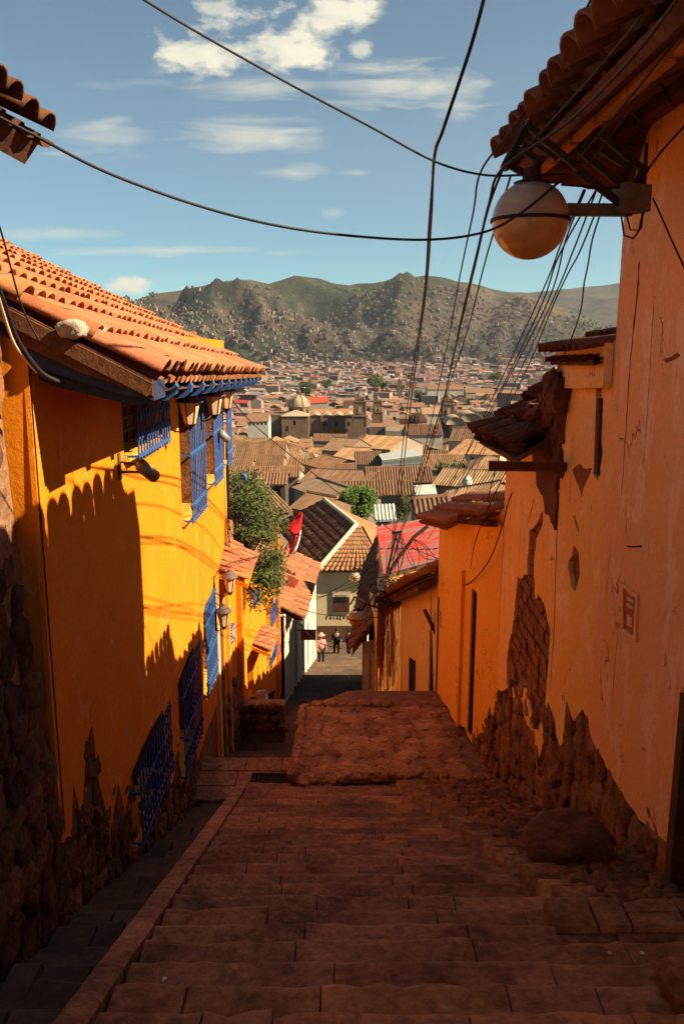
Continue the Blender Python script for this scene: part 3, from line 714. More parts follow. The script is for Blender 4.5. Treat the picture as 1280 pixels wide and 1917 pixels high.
for i in range(13):       # rounded blue rafter ends under the eave
    t = (i + .35) / 13; p = EA.lerp(EB, t); c = MB(); yy_ = p.y
    pr = [(-.02, -.05), (.08, -.06), (.10, -.10), (.085, -.15), (.03, -.195), (-.08, -.205), (-.6, -.08), (-.95, .12), (-.95, .22)]
    c.poly([(p.x + a - .12, p.z + z) for a, z in pr], [], lambda x, z, tt: V((x, yy_ + tt, z)), .095); c.build('rafter_end', m_blue if i else m_navy, yh)
# ---- wall lanterns
def lantern(loc, label, s=1.0, arm=.30, loop=True, tilt=0):
    x, y, z = loc; t = thing('wall_lantern', label, 'lantern', (x, y, z), 'lanterns on the yellow houses')
    b_ = MB(); b_.box((x - arm, y, z - .02), (.012, .04, .15)); n_ = 14
    b_.tube([(x - arm + .01, y, z - .12)] + [(x - arm + .01 + (arm) * (k / n_), y, z - .12 - .09 * sin(pi * k / n_) ) for k in range(1, n_)] + [(x, y, z - .12)], .009, 5)
    b_.tube([(x - arm + .01, y, z + .10)] + [(x - arm + .01 + arm * .9 * (k / n_), y, z + .10 + .16 * sin(pi * k / n_)) for k in range(1, n_)] + [(x, y, z + .2)], .008, 5)
    b_.build('bracket', m_iron, t)
    g_ = MB(); g_.lathe((x, y, z), [(.005, -.13), (.065 * s, -.12), (.12 * s, .13)], 6, None, 'Z', .3); go_ = g_.build('glass', m_lglass, t)
    f_ = MB()
    for k in range(6): a = .3 + 2 * pi * k / 6; f_.tube([(x + .067 * s * cos(a), y + .067 * s * sin(a), z - .12), (x + .123 * s * cos(a), y + .123 * s * sin(a), z + .13)], .006, 4)
    f_.lathe((x, y, z), [(.0, -.20), (.02, -.18), (.045 * s, -.14), (.07 * s, -.12)], 8); f_.build('frame', m_iron, t)
    c_ = MB(); c_.lathe((x, y, z), [(.155 * s, .12), (.15 * s, .135), (.07 * s, .20), (.035, .215), (.03, .25), (.0, .26)], 10); c_.build('cap', m_grey, t)
    return t
p = WX(355, 773, -1.70); lantern((p.x, p.y, p.z), 'nearest and largest lantern on the yellow wall, between the first and second upper windows')
p = WX(401, 758, -1.68); lantern((p.x, p.y, p.z), 'middle lantern under the yellow house eave beside the blue grille of the third window')
p = WX(423, 748, -1.66); lantern((p.x, p.y, p.z), 'farthest lantern at the outer corner of the yellow house under the eave')
p = WX(419, 1158, -1.90); lantern((p.x, p.y, p.z), 'small black lantern low on the second yellow house beside a doorway', .9, .24)
p = WX(430, 1094, -1.82); lantern((p.x, p.y, p.z), 'dark lantern hanging under the upper tiled porch of the second yellow house', .9, .26)
def camera_(px, py, X, label, sc=1):
    p = WX(px, py, X); wx = XL(p.y, p.z); t = thing('security_camera', label, 'camera', p)
    b_ = MB(); b_.tube([(wx, p.y - .02, p.z - .02), (p.x - .02, p.y, p.z - .02)], .012, 6); b_.tube([(wx, p.y - .02, p.z + .08), (p.x - .03, p.y, p.z + .03)], .012, 6); b_.box((wx + .01, p.y - .02, p.z + .03), (.01, .03, .12)); b_.build('bracket', m_grey, t)
    c_ = MB(); a, b2 = p + V((-.03, -.06, .05)) * sc, p + V((.06, .05, -.07)) * sc; c_.tube([a, b2], .058 * sc, 12); c_.tube([b2, b2 + (b2 - a) * .08], .05 * sc, 12); c_.build('housing', m_camw, t, True)
    l_ = MB(); l_.tube([b2 + (b2 - a) * .05, b2 + (b2 - a) * .10], .04 * sc, 10); l_.build('lens', m_dark, t)
camera_(273, 879, -1.76, 'round grey security camera on a bracket below the first upper window', 1.05)
camera_(417, 815, -1.80, 'white security camera at the far corner of the yellow house below the lanterns', 1.0)
# ---- near stone wall on the left
nw = thing('stone_wall', 'rough dark field stone wall along the left edge before the yellow house', 'wall', (-2, 3, -4))
m_ = MB(); m_.poly([(-3, .6), (5.28, .22), (5.28, -5), (-3, -2.5)], [], lambda y, z, t: V((-2.19 - t + .19 * max(0, min(1, (-z - 1.0) / 2.4)), y, z)), .4); m_.build('wall_core', m_mortar, nw)
m_ = MB(); rubble(m_, 3.2, 5.3, lambda y: GS(y) - .4, lambda y: -.5, lambda y, z: -2.21 + .20 * max(0, min(1, (-z - 1.0) / 2.4)), .16, 1, .07, .5, 0, 1.5)  # low stone tone puts the wall's shade into the colour
m_.build('field_stones', m_stone, nw, False)
m_ = MB(); m_.poly(rough([(4.3, .28), (5.27, .24), (5.27, -.35), (5.2, -.5), (5.12, -.42), (5.05, -.8), (4.95, -1.6), (4.85, -.9), (4.7, -.7), (4.3, -.6)], .08, .04), [], lambda y, z, t: V((-2.13 - t, y, z)), .04); m_.build('plaster_patch', m_adobe, nw)
m_ = MB(); m_.bb((-2.6, 4.2, -.45), (-2.0, 5.2, .22)); 
# overhanging roof corner of the near left building
nr = thing('roof_corner', 'ragged clay tile eave corner jutting in at the top left edge of the sky', 'roof', (-1.6, 3.6, 1.0))
q0, q1 = WX(88, 256, -1.42), WX(40, 235, -1.55); m_ = MB()
ax = -1.42; A = WX(90, 250, ax); B = A + V((-.02, -1.4, 0.02))
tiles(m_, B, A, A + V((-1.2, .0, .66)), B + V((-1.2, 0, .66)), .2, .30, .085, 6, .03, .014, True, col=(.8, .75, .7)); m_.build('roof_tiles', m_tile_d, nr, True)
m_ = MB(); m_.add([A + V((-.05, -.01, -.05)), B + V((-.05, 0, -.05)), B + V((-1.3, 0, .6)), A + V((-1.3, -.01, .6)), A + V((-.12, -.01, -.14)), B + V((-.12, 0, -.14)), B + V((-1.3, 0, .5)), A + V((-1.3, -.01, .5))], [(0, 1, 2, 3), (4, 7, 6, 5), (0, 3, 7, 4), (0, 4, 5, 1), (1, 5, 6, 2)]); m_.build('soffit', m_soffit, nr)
nlw = thing('plastered_house', 'plastered house wall at the far left edge carrying the jutting eave', 'house', (-2.7, 1, 0))
m_ = MB(); m_.bb((-3.2, -3, -3), (-2.3, 3.55, A.z + .3)); m_.build('wall', m_yel2, nlw)
# ---- second yellow house beyond the landing
def X2(y): return interp(y, [(13.2, -2.17), (20.5, -1.62)])
h2 = thing('ochre_house', 'second yellow house stepping down behind the landing with two small tiled porches', 'house', (-2, 17, -9))
F2 = lambda y, z, t: V((X2(y) - t, y, z))
def y2(px): # Y on the facade for a pixel column (approximately)
    lo, hi = 13.0, 21.0
    for _ in range(30):
        mid = (lo + hi) / 2; d = mid * CP + 7 * SP
        if 640 + X2(mid) * F / d < px: lo = mid
        else: hi = mid
    return lo
def fz(px, py, X=None): # point on the facade
    y_ = y2(px)
    for _ in range(8): r = ray(px, py); q = X2(y_) / r.x; y_ = min(21, r.y * q)
    r = ray(px, py); q = X2(y_) / r.x; return (y_, r.z * q)
dA, dB = fz(455, 1240), fz(474, 1240); bz = -9.5
holes2 = []
def rect2(px0, px1, py0, py1):
    a = fz(px0, py0); b_ = fz(px1, py0); c = fz(px0, py1); return (a[0], b_[0], c[1], a[1])
W2 = [rect2(498, 512, 1142, 1182), rect2(499, 511, 1215, 1250), rect2(466, 475, 1108, 1140)]
DR = rect2(462, 474, 1235, 1322)
for a, b_, c, d in W2 + [DR]: holes2.append([(a, c), (b_, c), (b_, d), (a, d)])
wl = MB(); wl.poly([(13.3, -3.0), (16, -4.2), (20.45, -6.15), (20.45, -10.5), (13.3, -8.2)], holes2, F2, .3); wl.build('wall', m_yel, h2)
for (a, b_, c, d) in W2[:3]:
    wd = MB(); xm = X2((a + b_) / 2); wd.add([(X2(a) - .25, a, c), (X2(b_) - .25, b_, c), (X2(b_) - .25, b_, d), (X2(a) - .25, a, d)], [(0, 1, 2, 3)]); wo = wd.build('window', m_shut, h2)
    gb = MB()
    for i in range(7): yy_ = a + (b_ - a) * i / 6; gb.tube([(X2(yy_) + .10, yy_, c - .03), (X2(yy_) + .10, yy_, d)], .014, 5)
    for zz_ in (c, (c + d) / 2, d - .05): gb.beam((X2(a) + .10, a, zz_), (X2(b_) + .10, b_, zz_), .015, .04)
    gb.build('grille', m_blue, wo)
a, b_, c, d = DR; dd = MB(); dd.add([(X2(a) - .28, a, c), (X2(b_) - .28, b_, c), (X2(b_) - .28, b_, d), (X2(a) - .28, a, d)], [(0, 1, 2, 3)]); dd.build('door', m_shut, h2)
for (px, w_) in ((447, .16), (516, .14)):
    yy_ = y2(px); pm = MB(); pm.poly([(yy_, -4.4), (yy_ + w_, -4.5), (yy_ + w_, -9), (yy_, -9)], [], lambda y, z, t: V((X2(y) + .1 - t, y, z)), .12); pm.build('pilaster', m_yel, h2)
jm = MB(); yy_ = 13.42; jm.poly([(yy_, -3.95), (yy_ + .12, -3.95), (yy_ + .12, -8), (yy_, -8)], [], lambda y, z, t: V((X2(y) + .04 - t, y, z)), .1); jm.build('door_frame', m_tan, h2)
jd = MB(); jd.poly([(yy_ + .12, -4.0), (yy_ + .5, -4.0), (yy_ + .5, -8), (yy_ + .12, -8)], [], lambda y, z, t: V((X2(y) + .015 - t, y, z)), .05); jd.build('side_door', m_shut, h2)
def porch(parent, NB, NW, FB, FW, sp, tl):
    t_ = MB(); tiles(t_, NB, FB, FW, NW, sp, tl, sp * .45, 6, .01, .016, True, col=(.98, .9, .88)); po = t_.build('porch_roof', m_tile, parent, True)
    d_ = MB(); o_ = V((0, 0, -.05)); o3 = V((0, 0, -.13)); pts_ = [V(q) for q in (NB, FB, FW, NW)]
    d_.add([q + o_ for q in pts_] + [q + o3 for q in pts_], [(0, 1, 2, 3), (7, 6, 5, 4), (0, 4, 5, 1), (1, 5, 6, 2), (2, 6, 7, 3), (3, 7, 4, 0)]); d_.build('porch_slab', m_yel, po)
porch(h2, Wd(463, 1088, 14.0), Wd(406, 1068, 14.0), Wd(478, 1040, 15.2), Wd(418, 1003, 14.8), .17, .36)
porch(h2, Wd(506, 1221, 17.6), Wd(468, 1205, 17.6), Wd(521, 1181, 18.6), Wd(481, 1169, 18.8), .17, .36)
r2 = MB(); tiles(r2, V((-1.75, 15.5, -4.15)), V((-1.25, 20.6, -6.05)), V((-4.6, 20.8, -4.4)), V((-5.2, 15.2, -2.6)), .26, .42, .115, 5, .02, .015, True, col=(1, .95, .9)); r2.build('roof_tiles', m_tile, h2, True)
r2 = MB(); r2.face([V((-1.8, 15.5, -4.25)), V((-1.3, 20.6, -6.15)), V((-4.6, 20.8, -4.5)), V((-5.2, 15.2, -2.7))]); r2.build('roof_deck', m_soffit, h2)
r2 = MB(); r2.add([V((-1.22, 19.0, -5.55)), V((-1.12, 20.9, -6.25)), V((-1.25, 20.9, -6.45)), V((-1.4, 19.0, -5.78))], [(0, 1, 2, 3)]); r2.build('red_fascia', m_signr, h2)
sb = MB(); rubble(sb, 14.2, 15.0, lambda y: -8.1, lambda y: -6.4, lambda y, z: X2(y), .16, 1, .07, 1.3, -.01); sb.build('exposed_stone', m_stone, h2, True)
def plaque(name, label, cat, px0, px1, py0, py1, X, mat, th=.03):
    a = WX(px0, py0, X); b_ = WX(px1, py1, X); m_ = MB(); yA, yB = sorted((a.y, b_.y)); return a, b_
t = thing('wall_plaque', 'blue framed plaque on the second yellow wall below the small lantern', 'plaque', WX(431, 1190, -2.02))
a = fz(427, 1176); b_ = fz(435, 1176); c = fz(427, 1211); m_ = MB(); m_.poly([(a[0], a[1]), (b_[0], a[1] - .02), (b_[0], c[1]), (a[0], c[1])], [], lambda y, z, t_: V((X2(y) + .05 - t_, y, z)), .05); m_.build('board', m_plaq, t)
m_ = MB(); zs = [a[1] - .05 - k * .055 for k in range(5)]
for zz_ in zs: m_.beam((X2(a[0]) + .055, a[0] + .04, zz_), (X2(b_[0]) + .055, b_[0] - .04, zz_), .004, .012)
m_.build('faded_lines', m_cream, t)
# ---- low stone wall below the landing
lw = thing('low_wall', 'low dark stone parapet wall across the passage below the landing', 'wall', (-1.6, 15, -7.6))
m_ = MB(); m_.bb((-2.35, 15.02, -8.2), (-1.12, 15.3, -7.02)); m_.build('wall_core', m_mortar, lw); m_ = MB()
for r_ in range(3):
    x = -2.25
    while x < -1.12:
        s_ = U(.10, .17); kk = U(.5, .95); m_.rock((x, 15.0, -7.08 - r_ * .2), (s_, .1, .11), 1, .6, .2, (kk, kk, kk)); x += s_ * 1.8
m_.build('field_stones', m_stone, lw, False)
# ---- white house further down
wh = thing('white_house', 'long white plastered house with brown tile roof along the lower street', 'house', (-1.5, 30, -14))
F3 = lambda y, z, t: V((XWL(max(y, 21)) - t, y, z))
zt = lambda y: interp(y, [(20.5, -7.15), (34, -9.7), (40, -11)])
hw = []
for (a, b_, hz) in ((24.5, 25.2, 1.2), (28, 28.8, 1.3), (31.5, 32.3, 1.3)): hw.append([(a, GROUND(a) + .1), (b_, GROUND(a) + .1), (b_, GROUND(a) + 2.1), (a, GROUND(a) + 2.1)])
for (a, b_) in ((22.2, 22.7), (26.5, 27.1)): hw.append([(a, zt(a) - 1.05), (b_, zt(a) - 1.05), (b_, zt(a) - .5), (a, zt(a) - .5)])
m_ = MB(); m_.poly([(20.5, -7.1), (40, -11), (40, -18), (20.5, -11)], hw, F3, .3); m_.build('wall', m_white, wh)
m_ = MB(); m_.poly([(20.5, -7.2), (40, -11.1), (40, -18), (20.5, -11)], [], lambda y, z, t: F3(y, z, t + .28), .1); m_.build('shuttered_openings', m_shut, wh)
m_ = MB(); m_.face([(-1.52, 20.5, -11), (-6, 20.5, -11), (-6, 20.5, -6.0), (-1.52, 20.5, -7.1)]); m_.build('end_wall', m_white, wh)
m_ = MB(); tiles(m_, V((-1.02, 20.9, -7.32)), V((-.96, 34.5, -9.62)), V((-5.6, 35.5, -7.6)), V((-6.2, 21.5, -4.9)), .27, .46, .12, 5, .02, .016, True, col=(.95, .9, .85)); m_.build('roof_tiles', m_tile_b, wh, True)
m_ = MB(); m_.face([V((-1.05, 20.9, -7.42)), V((-1.0, 34.5, -9.72)), V((-5.6, 35.5, -7.7)), V((-6.2, 21.5, -5.0))]); m_.build('roof_deck', m_soffit, wh)
sg = thing('hanging_sign', 'dark red board sign projecting from the white house wall over the lower street', 'sign', Wd(576, 1189, 25))
a = Wd(563, 1181, 25.0); m_ = MB(); m_.bb((a.x, a.y - .03, a.z - .29), (a.x + .46, a.y + .03, a.z + .0)); m_.build('board', m_signr, sg)
m_ = MB(); m_.beam((a.x - .1, a.y, a.z + .02), (a.x + .5, a.y, a.z + .02), .03, .03); m_.build('bracket', m_iron, sg)
# ================================================================== RIGHT SIDE
def rp(px, py, t=0):
    y_ = 9.0; r = ray(px, py)
    for _ in range(40): y_ = .5 * y_ + .5 * min(30, r.y * (XR(y_) + t) / r.x)
    return (y_, r.z * XR(y_) / r.x)
def poly_px(pts, step=.10, amp=.025, seed=0): return rough([rp(*p) for p in pts], step, amp, seed)
# ---- A: tall salmon house
ha = thing('salmon_house', 'tall peeling salmon plastered house with stone foot filling the right edge', 'house', (2.2, 4, -3))
m_ = MB()
bot = [rp(1250, 1578), rp(1225, 1560), rp(1195, 1535), rp(1165, 1485), rp(1130, 1425), rp(1100, 1365)]
out_ = [(6.8, 2.0), (-3, 2.0), (-3, -1.5), (3.9, -2.2), (5.0, -2.2)] + edge_pts(bot, .06, .02, 4) + [(6.8, bot[-1][1] + .0)]
out_ = [p for p in out_ if p[0] <= 6.8]
m_.poly(out_, [], FR, .04); m_.build('wall', m_pink, ha)
m_ = MB(); m_.poly([(6.8, 2.0), (-3, 2.0), (-3, -4), (3.9, -5), (3.9, -2.22), (5.0, -2.22), (5.0, -4.6), (6.8, -5.4)], [], lambda y, z, t: FR(y, z, .042 + t), .5); m_.build('wall_core', m_adobe, ha)
m_ = MB(); m_.bb((2.42, 3.9, -4.6), (2.5, 5.02, -2.2)); m_.build('door', m_wood, ha)
m_ = MB(); m_.beam((2.24, 4.97, -2.25), (2.24, 4.97, -4.2), .10, .09); m_.build('door_frame', m_wood, ha)
def foot(y0, y1, zt_, par, s=.2, out=-.05, tone=1.0):
    m_ = MB(); rubble(m_, y0, y1, lambda y: GS(y) - .1, zt_, lambda y, z: XR(y), s, -1, .078, tone, -.058, 1.62); return m_.build('stone_foot', m_stone, par, False)
botA = sorted(bot)
foot(5.05, 6.8, lambda y: interp(y, botA) + .10, ha, .18, -.05, 1.1)
EAVE0, EAVE1 = V((1.22, -1.5, 1.42)), V((1.20, 6.58, 1.30))
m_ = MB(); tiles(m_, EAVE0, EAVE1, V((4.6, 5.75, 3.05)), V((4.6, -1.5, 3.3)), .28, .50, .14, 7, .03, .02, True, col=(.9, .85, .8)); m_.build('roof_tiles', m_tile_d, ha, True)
m_ = MB(); tiles(m_, V((1.28, 6.62, 1.24)), V((2.2, 6.80, 1.14)), V((2.5, 6.3, 1.75)), V((1.65, 6.1, 1.55)), .27, .4, .12, 6, .03, .02, True, col=(.8, .75, .7)); m_.build('hip_tiles', m_tile_d, ha, True)
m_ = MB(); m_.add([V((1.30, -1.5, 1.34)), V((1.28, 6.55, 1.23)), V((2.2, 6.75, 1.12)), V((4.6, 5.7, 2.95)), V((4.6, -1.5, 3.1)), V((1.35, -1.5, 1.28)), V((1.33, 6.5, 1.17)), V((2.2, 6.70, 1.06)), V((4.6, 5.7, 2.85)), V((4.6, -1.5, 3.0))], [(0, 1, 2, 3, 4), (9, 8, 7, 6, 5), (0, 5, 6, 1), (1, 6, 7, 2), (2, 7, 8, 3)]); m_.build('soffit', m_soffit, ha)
m_ = MB()
for i in range(11): m_.beam((1.46, .9 + i * .52, 1.29 - i * .006), (1.46, .9 + i * .52 + .46 + U(0, .04), 1.287 - i * .006), .05, .10 + U(-.015, .015))
m_.build('fascia_board', m_wood_o, ha)
for i in range(9):
    yy_ = 1.2 + i * .66; m_ = MB(); m_.beam((1.32, yy_, 1.26), (2.35, yy_, 1.72), .07, .09); m_.build('rafter', m_wood, ha)
m_ = MB(); m_.beam((2.12, 1, 1.58), (2.12, 6.85, 1.52), .12, .12); m_.build('wall_plate', m_wood, ha)
for pts_, nm in (([(1242, 672), (1256, 668), (1268, 660), (1274, 666), (1262, 673), (1248, 679)], 0),):
    m_ = MB(); q_ = [rp(*p) for p in pts_]; m_.poly(q_, [], lambda y, z, t: FR(y, z, -.004 + t), .003); m_.build('plaster_hole', m_adobe, ha)
def ribbon(par, pts, w0, w1, mat, name, out=-.002, seed=0):
    L_ = [rp(*p) for p in pts]; le = []; ri = []; n_ = 60
    for k in range(n_ + 1):
        t_ = k / n_ * (len(L_) - 1); i = min(int(t_), len(L_) - 2); f_ = t_ - i; y_ = L_[i][0] + (L_[i + 1][0] - L_[i][0]) * f_; z_ = L_[i][1] + (L_[i + 1][1] - L_[i][1]) * f_
        w_ = (w0 + (w1 - w0) * k / n_) * (.55 + 1.3 * abs(noise.noise(V((z_ * 4.3, seed, 0))))) * (1 if 0 < k < n_ else .1); c_ = .012 * noise.noise(V((z_ * 9, seed, 3)))
        le.append((y_ + c_ - w_ * (.6 + .5 * noise.noise(V((z_ * 14, seed, 5)))), z_)); ri.append((y_ + c_ + w_ * (.6 + .5 * noise.noise(V((z_ * 14, seed, 9)))), z_))
    m_ = MB()
    for k in range(n_): m_.face([FR(*le[k], out), FR(*ri[k], out), FR(*ri[k + 1], out), FR(*le[k + 1], out)])
    m_.build(name, mat, par)
ribbon(ha, [(1197, 488), (1192, 560), (1183, 640), (1178, 700), (1172, 800), (1163, 930)], .026, .010, m_soffit, 'dark_crack', -.002, 1)
ribbon(ha, [(1224, 560), (1216, 700), (1208, 830), (1200, 900)], .008, .004, m_adobe, 'fine_crack', -.002, 2)
ribbon(ha, [(1156, 1190), (1150, 1260), (1142, 1360)], .010, .004, m_adobe, 'fine_crack', -.002, 3)
# number plate niche
t = thing('number_niche', 'sunken red painted niche with three white strokes on the salmon wall', 'niche', WX(1182, 1145, 2.2))
o4 = [rp(1166, 1090), rp(1197, 1113), rp(1193, 1202), rp(1166, 1182)]
i4 = [rp(1170, 1100), rp(1193, 1117), rp(1189, 1192), rp(1169, 1175)]
m_ = MB(); m_.poly(o4, [i4], lambda y, z, t_: FR(y, z, -.018 + t_), .02); m_.build('frame', m_pink, t)
m_ = MB(); m_.poly(i4, [], lambda y, z, t_: FR(y, z, -.006 + t_), .004); m_.build('red_panel', m_signr, t)
m_ = MB()
for (x0, y0, x1, y1) in ((1179, 1109, 1190, 1116), (1177, 1120, 1189, 1127), (1176, 1131, 1188, 1139)): a = rp(x0, y0); b_ = rp(x1, y1); m_.beam(FR(a[0], a[1], -.012), FR(b_[0], b_[1], -.012), .006, .022)
m_.beam(FR(*rp(1184, 1109), -.010), FR(*rp(1180, 1139), -.010), .005, .012)
m_.poly(rough([rp(1176, 1150), rp(1186, 1156), rp(1184, 1176), rp(1175, 1170)], .02, .01), [], lambda y, z, t_: FR(y, z, -.009 + t_), .002); m_.build('white_strokes', m_cream, t)

m_ = MB(); a = FR(*rp(1201, 1023), 0); m_.tube([a, a + V((-.10, -.01, -.0))], .007, 6); m_.lathe(a + V((-.10, -.01, 0)), [(.0, 0), (.014, .0), (.014, .006), (0, .006)], 8)
tag(m_.build('wall_nail', m_iron), 'rusty nail sticking out of the salmon plaster above the red niche', 'nail')
# ---- B: narrow tower-like house
hb = thing('narrow_house', 'narrow orange peeling house with a slit window between the salmon house and the ruined wall', 'house', (2.17, 7.4, -3))
bl = [(6.8, rp(1098, 1362)[1])] + [rp(1085, 1340), rp(1068, 1312), rp(1050, 1292)]
bl = [(6.802, bl[0][1]), (7.0, bl[0][1] + .12), (7.25, -3.55), (7.5, -3.42), (7.52, -3.9), (7.6, -4.0), (7.75, -3.95), (7.85, -3.8), (8.1, -3.75)]
slit = [(6.93, -.95), (7.0, -1.2), (7.13, -1.17), (7.16, -.8), (7.2, -.40), (7.06, -.40), (7.04, -.75)]
hole1 = [rp(*p) for p in ((1075, 962), (1079, 975), (1084, 992), (1082, 998), (1077, 985), (1073, 970))]
hole2 = [rp(*p) for p in ((1075, 1020), (1083, 1035), (1085, 1075), (1077, 1108), (1070, 1100), (1063, 1065), (1064, 1050), (1071, 1040), (1072, 1028))]
tear = [rp(*p) for p in ((1072, 880), (1084, 868), (1096, 878), (1108, 876), (1098, 900), (1091, 915), (1089, 930), (1084, 912), (1076, 893))]
m_ = MB(); m_.poly([(8.1, -.14), (6.802, -.02)] + edge_pts(bl, .06, .02, 6), [slit, hole1, hole2], FR, .05); m_.build('wall', m_orange, hb)
m_ = MB(); m_.poly([(8.1, -.14), (6.8, -.1), (6.8, -6.2), (8.1, -6.2)], [slit], lambda y, z, t: FR(y, z, .055 + t), .3); m_.build('wall_core', m_adobe, hb)
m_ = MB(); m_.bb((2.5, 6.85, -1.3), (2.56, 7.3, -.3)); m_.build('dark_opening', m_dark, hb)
m_ = MB(); m_.beam(FR(7.0, -1.15, -.0), FR(7.05, -.5, -.0), .05, .08); m_.build('slit_jamb', m_wood, hb)
m_ = MB(); m_.poly(rough(tear, .04, .012), [], lambda y, z, t: FR(y, z, -.003 + t), .003); m_.build('torn_plaster', m_adobe, hb)
m_ = MB(); m_.poly([(8.14, -.14), (6.82, -.04), (6.82, -.40), (7.4, -.44), (8.14, -.48)], [], lambda y, z, t: FR(y, z, -.075 + t), .07); m_.build('cornice', m_orange, hb)
m_ = MB(); m_.bb((2.18, 8.085, -6), (4.5, 8.12, -.15)); m_.build('end_wall', m_adobe, hb)
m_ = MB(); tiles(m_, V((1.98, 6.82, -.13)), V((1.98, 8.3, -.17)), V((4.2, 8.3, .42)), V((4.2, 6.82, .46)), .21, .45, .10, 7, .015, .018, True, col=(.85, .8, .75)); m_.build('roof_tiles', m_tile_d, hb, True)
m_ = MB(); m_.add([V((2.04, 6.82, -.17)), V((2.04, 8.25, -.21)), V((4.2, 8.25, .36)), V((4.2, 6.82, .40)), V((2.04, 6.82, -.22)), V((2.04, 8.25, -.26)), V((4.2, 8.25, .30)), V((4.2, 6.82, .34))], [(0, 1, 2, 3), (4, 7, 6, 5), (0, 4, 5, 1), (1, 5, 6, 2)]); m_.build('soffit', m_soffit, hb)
ribbon(hb, [(1048, 905), (1043, 985), (1040, 1080), (1037, 1180), (1030, 1290)], .03, .02, m_rust, 'stained_band', -.003, 4)
ribbon(hb, [(1084, 925), (1090, 960), (1095, 1010)], .006, .003, m_adobe, 'fine_crack', -.003, 5)
foot(6.8, 8.1, lambda y: interp(y, bl) + .06, hb, .18, -.05, 1.2)
# ---- C: ruined wall
hc = thing('ruined_house', 'ruined orange house with fallen plaster showing brown adobe and a collapsed roof edge', 'house', (2.14, 9.3, -4))
patch = [(1018, 950), (1000, 985), (990, 992), (987, 1075), (968, 1080), (962, 1160), (950, 1220), (948, 1280), (962, 1318), (975, 1325), (990, 1360), (1008, 1372), (1019, 1320), (1027, 1230), (1030, 1180), (1018, 1130), (1008, 1112), (1002, 1122), (999, 1060), (1004, 1010), (1014, 985)]
cl = [(8.1, -3.75), (8.2, -4.3), (8.35, -4.6), (8.5, -4.55), (8.7, -4.2), (9.0, -4.0), (9.4, -4.15), (9.8, -4.35), (10.1, -4.5), (10.6, -4.75)]
m_ = MB(); pp = poly_px(patch, .07, .03, 8)
m_.poly([(10.6, -1.28), (9.3, -1.22), (9.2, -1.42), (8.9, -1.5), (8.5, -1.42), (8.104, -1.5)] + edge_pts([(8.104, -3.75)] + cl[1:], .06, .03, 9), [pp], FR, .06); m_.build('wall', m_orange, hc)
m_ = MB(); m_.poly([(10.6, -1.3), (9.3, -1.25), (8.104, -1.2), (8.104, -6.6), (10.6, -6.6)], [], lambda y, z, t: FR(y, z, .065 + t), .35); m_.build('wall_core', m_adobe, hc)
m_ = MB(); m_.bb((2.2, 10.585, -6), (4.5, 10.61, -1.35)); m_.build('end_wall', m_yel2, hc)
m_ = MB(); m_.poly(rough([(8.13, -.55), (9.0, -.8), (9.2, -1.2), (8.9, -1.6), (8.12, -1.9)], .08, .04), [], lambda y, z, t: FR(y, z, -.02 + t), .12); m_.build('mud_bricks', m_soffit, hc)
m_ = MB(); tiles(m_, V((1.74, 8.35, -1.12)), V((1.68, 10.5, -1.22)), V((3.6, 10.4, .0)), V((3.6, 8.2, .12)), .25, .36, .12, 6, .09, .018, True, col=(.6, .55, .5)); m_.build('roof_tiles', m_tile_d, hc, True)  # tile tint darkened to carry the backlit shade of this roof
m_ = MB()
for i in range(46):
    t_ = R(); p = V((1.72 + t_ * .5, U(8.3, 10.4), -1.12 + t_ * .35 - U(0, .16))); m_.rock(p, (U(.04, .11), U(.05, .12), U(.03, .08)), 1, .8, .5, (.6, .6, .6))
m_.build('crumbling_eave', m_soffit, hc, True)
m_ = MB(); m_.add([V((1.78, 8.3, -1.2)), V((1.74, 10.4, -1.28)), V((3.6, 10.3, -.1)), V((3.6, 8.2, .02)), V((1.75, 8.3, -1.25)), V((1.72, 10.4, -1.3)), V((3.6, 10.3, -.25)), V((3.6, 8.2, -.12))], [(0, 1, 2, 3), (4, 7, 6, 5), (0, 4, 5, 1), (1, 5, 6, 2), (0, 3, 7, 4)]); m_.build('soffit', m_soffit, hc)
m_ = MB()   # slipped tile and broken ridge piece sticking up at the tower side
tiles(m_, V((1.95, 8.12, -.52)), V((1.95, 8.42, -.56)), V((2.5, 8.42, -.30)), V((2.5, 8.12, -.26)), .2, .5, .09, 7, .0, .018, False, col=(.9, .85, .8))
tiles(m_, V((1.98, 8.3, -.80)), V((2.05, 8.75, -.86)), V((2.5, 8.9, -.35)), V((2.45, 8.3, -.25)), .22, .4, .11, 6, .03, .018, False, col=(.9, .8, .7)); m_.build('slipped_tiles', m_tile_d, hc, True)
m_ = MB()
for (px, py, d_, a_, b_) in ((1042, 735, 8.0, .10, .26), (1030, 760, 8.3, .09, .22), (1046, 790, 8.2, .07, .3), (1020, 790, 8.6, .10, .16), (1035, 830, 8.5, .08, .24), (1005, 770, 8.9, .12, .10), (975, 790, 9.3, .12, .08), (950, 802, 9.6, .11, .07), (1048, 860, 8.25, .05, .2)): m_.rock(Wd(px, py, d_), (a_ * 1.2, .2, b_), 2, .7, .4, (.8, .8, .8))
m_.build('leaning_debris', m_soffit, hc, False)
m_ = MB(); zc = -4.7
while zc < -1.7:
    yc = 8.15 + U(0, .2)
    while yc < 10.1:
        l_ = U(.24, .36); kk = U(.7, 1.0); m_.bb((XR(yc) + .030 + U(-.008, .012), yc, zc), (XR(yc) + .12, yc + l_ - .02, zc + .115), (kk, kk * U(.92, 1), kk * U(.85, 1))); yc += l_
    zc += .135
m_.build('adobe_bricks', m_adobe_b, hc)
foot(8.1, 10.6, lambda y: interp(y, cl) + .08, hc, .18, -.03, 1.25)
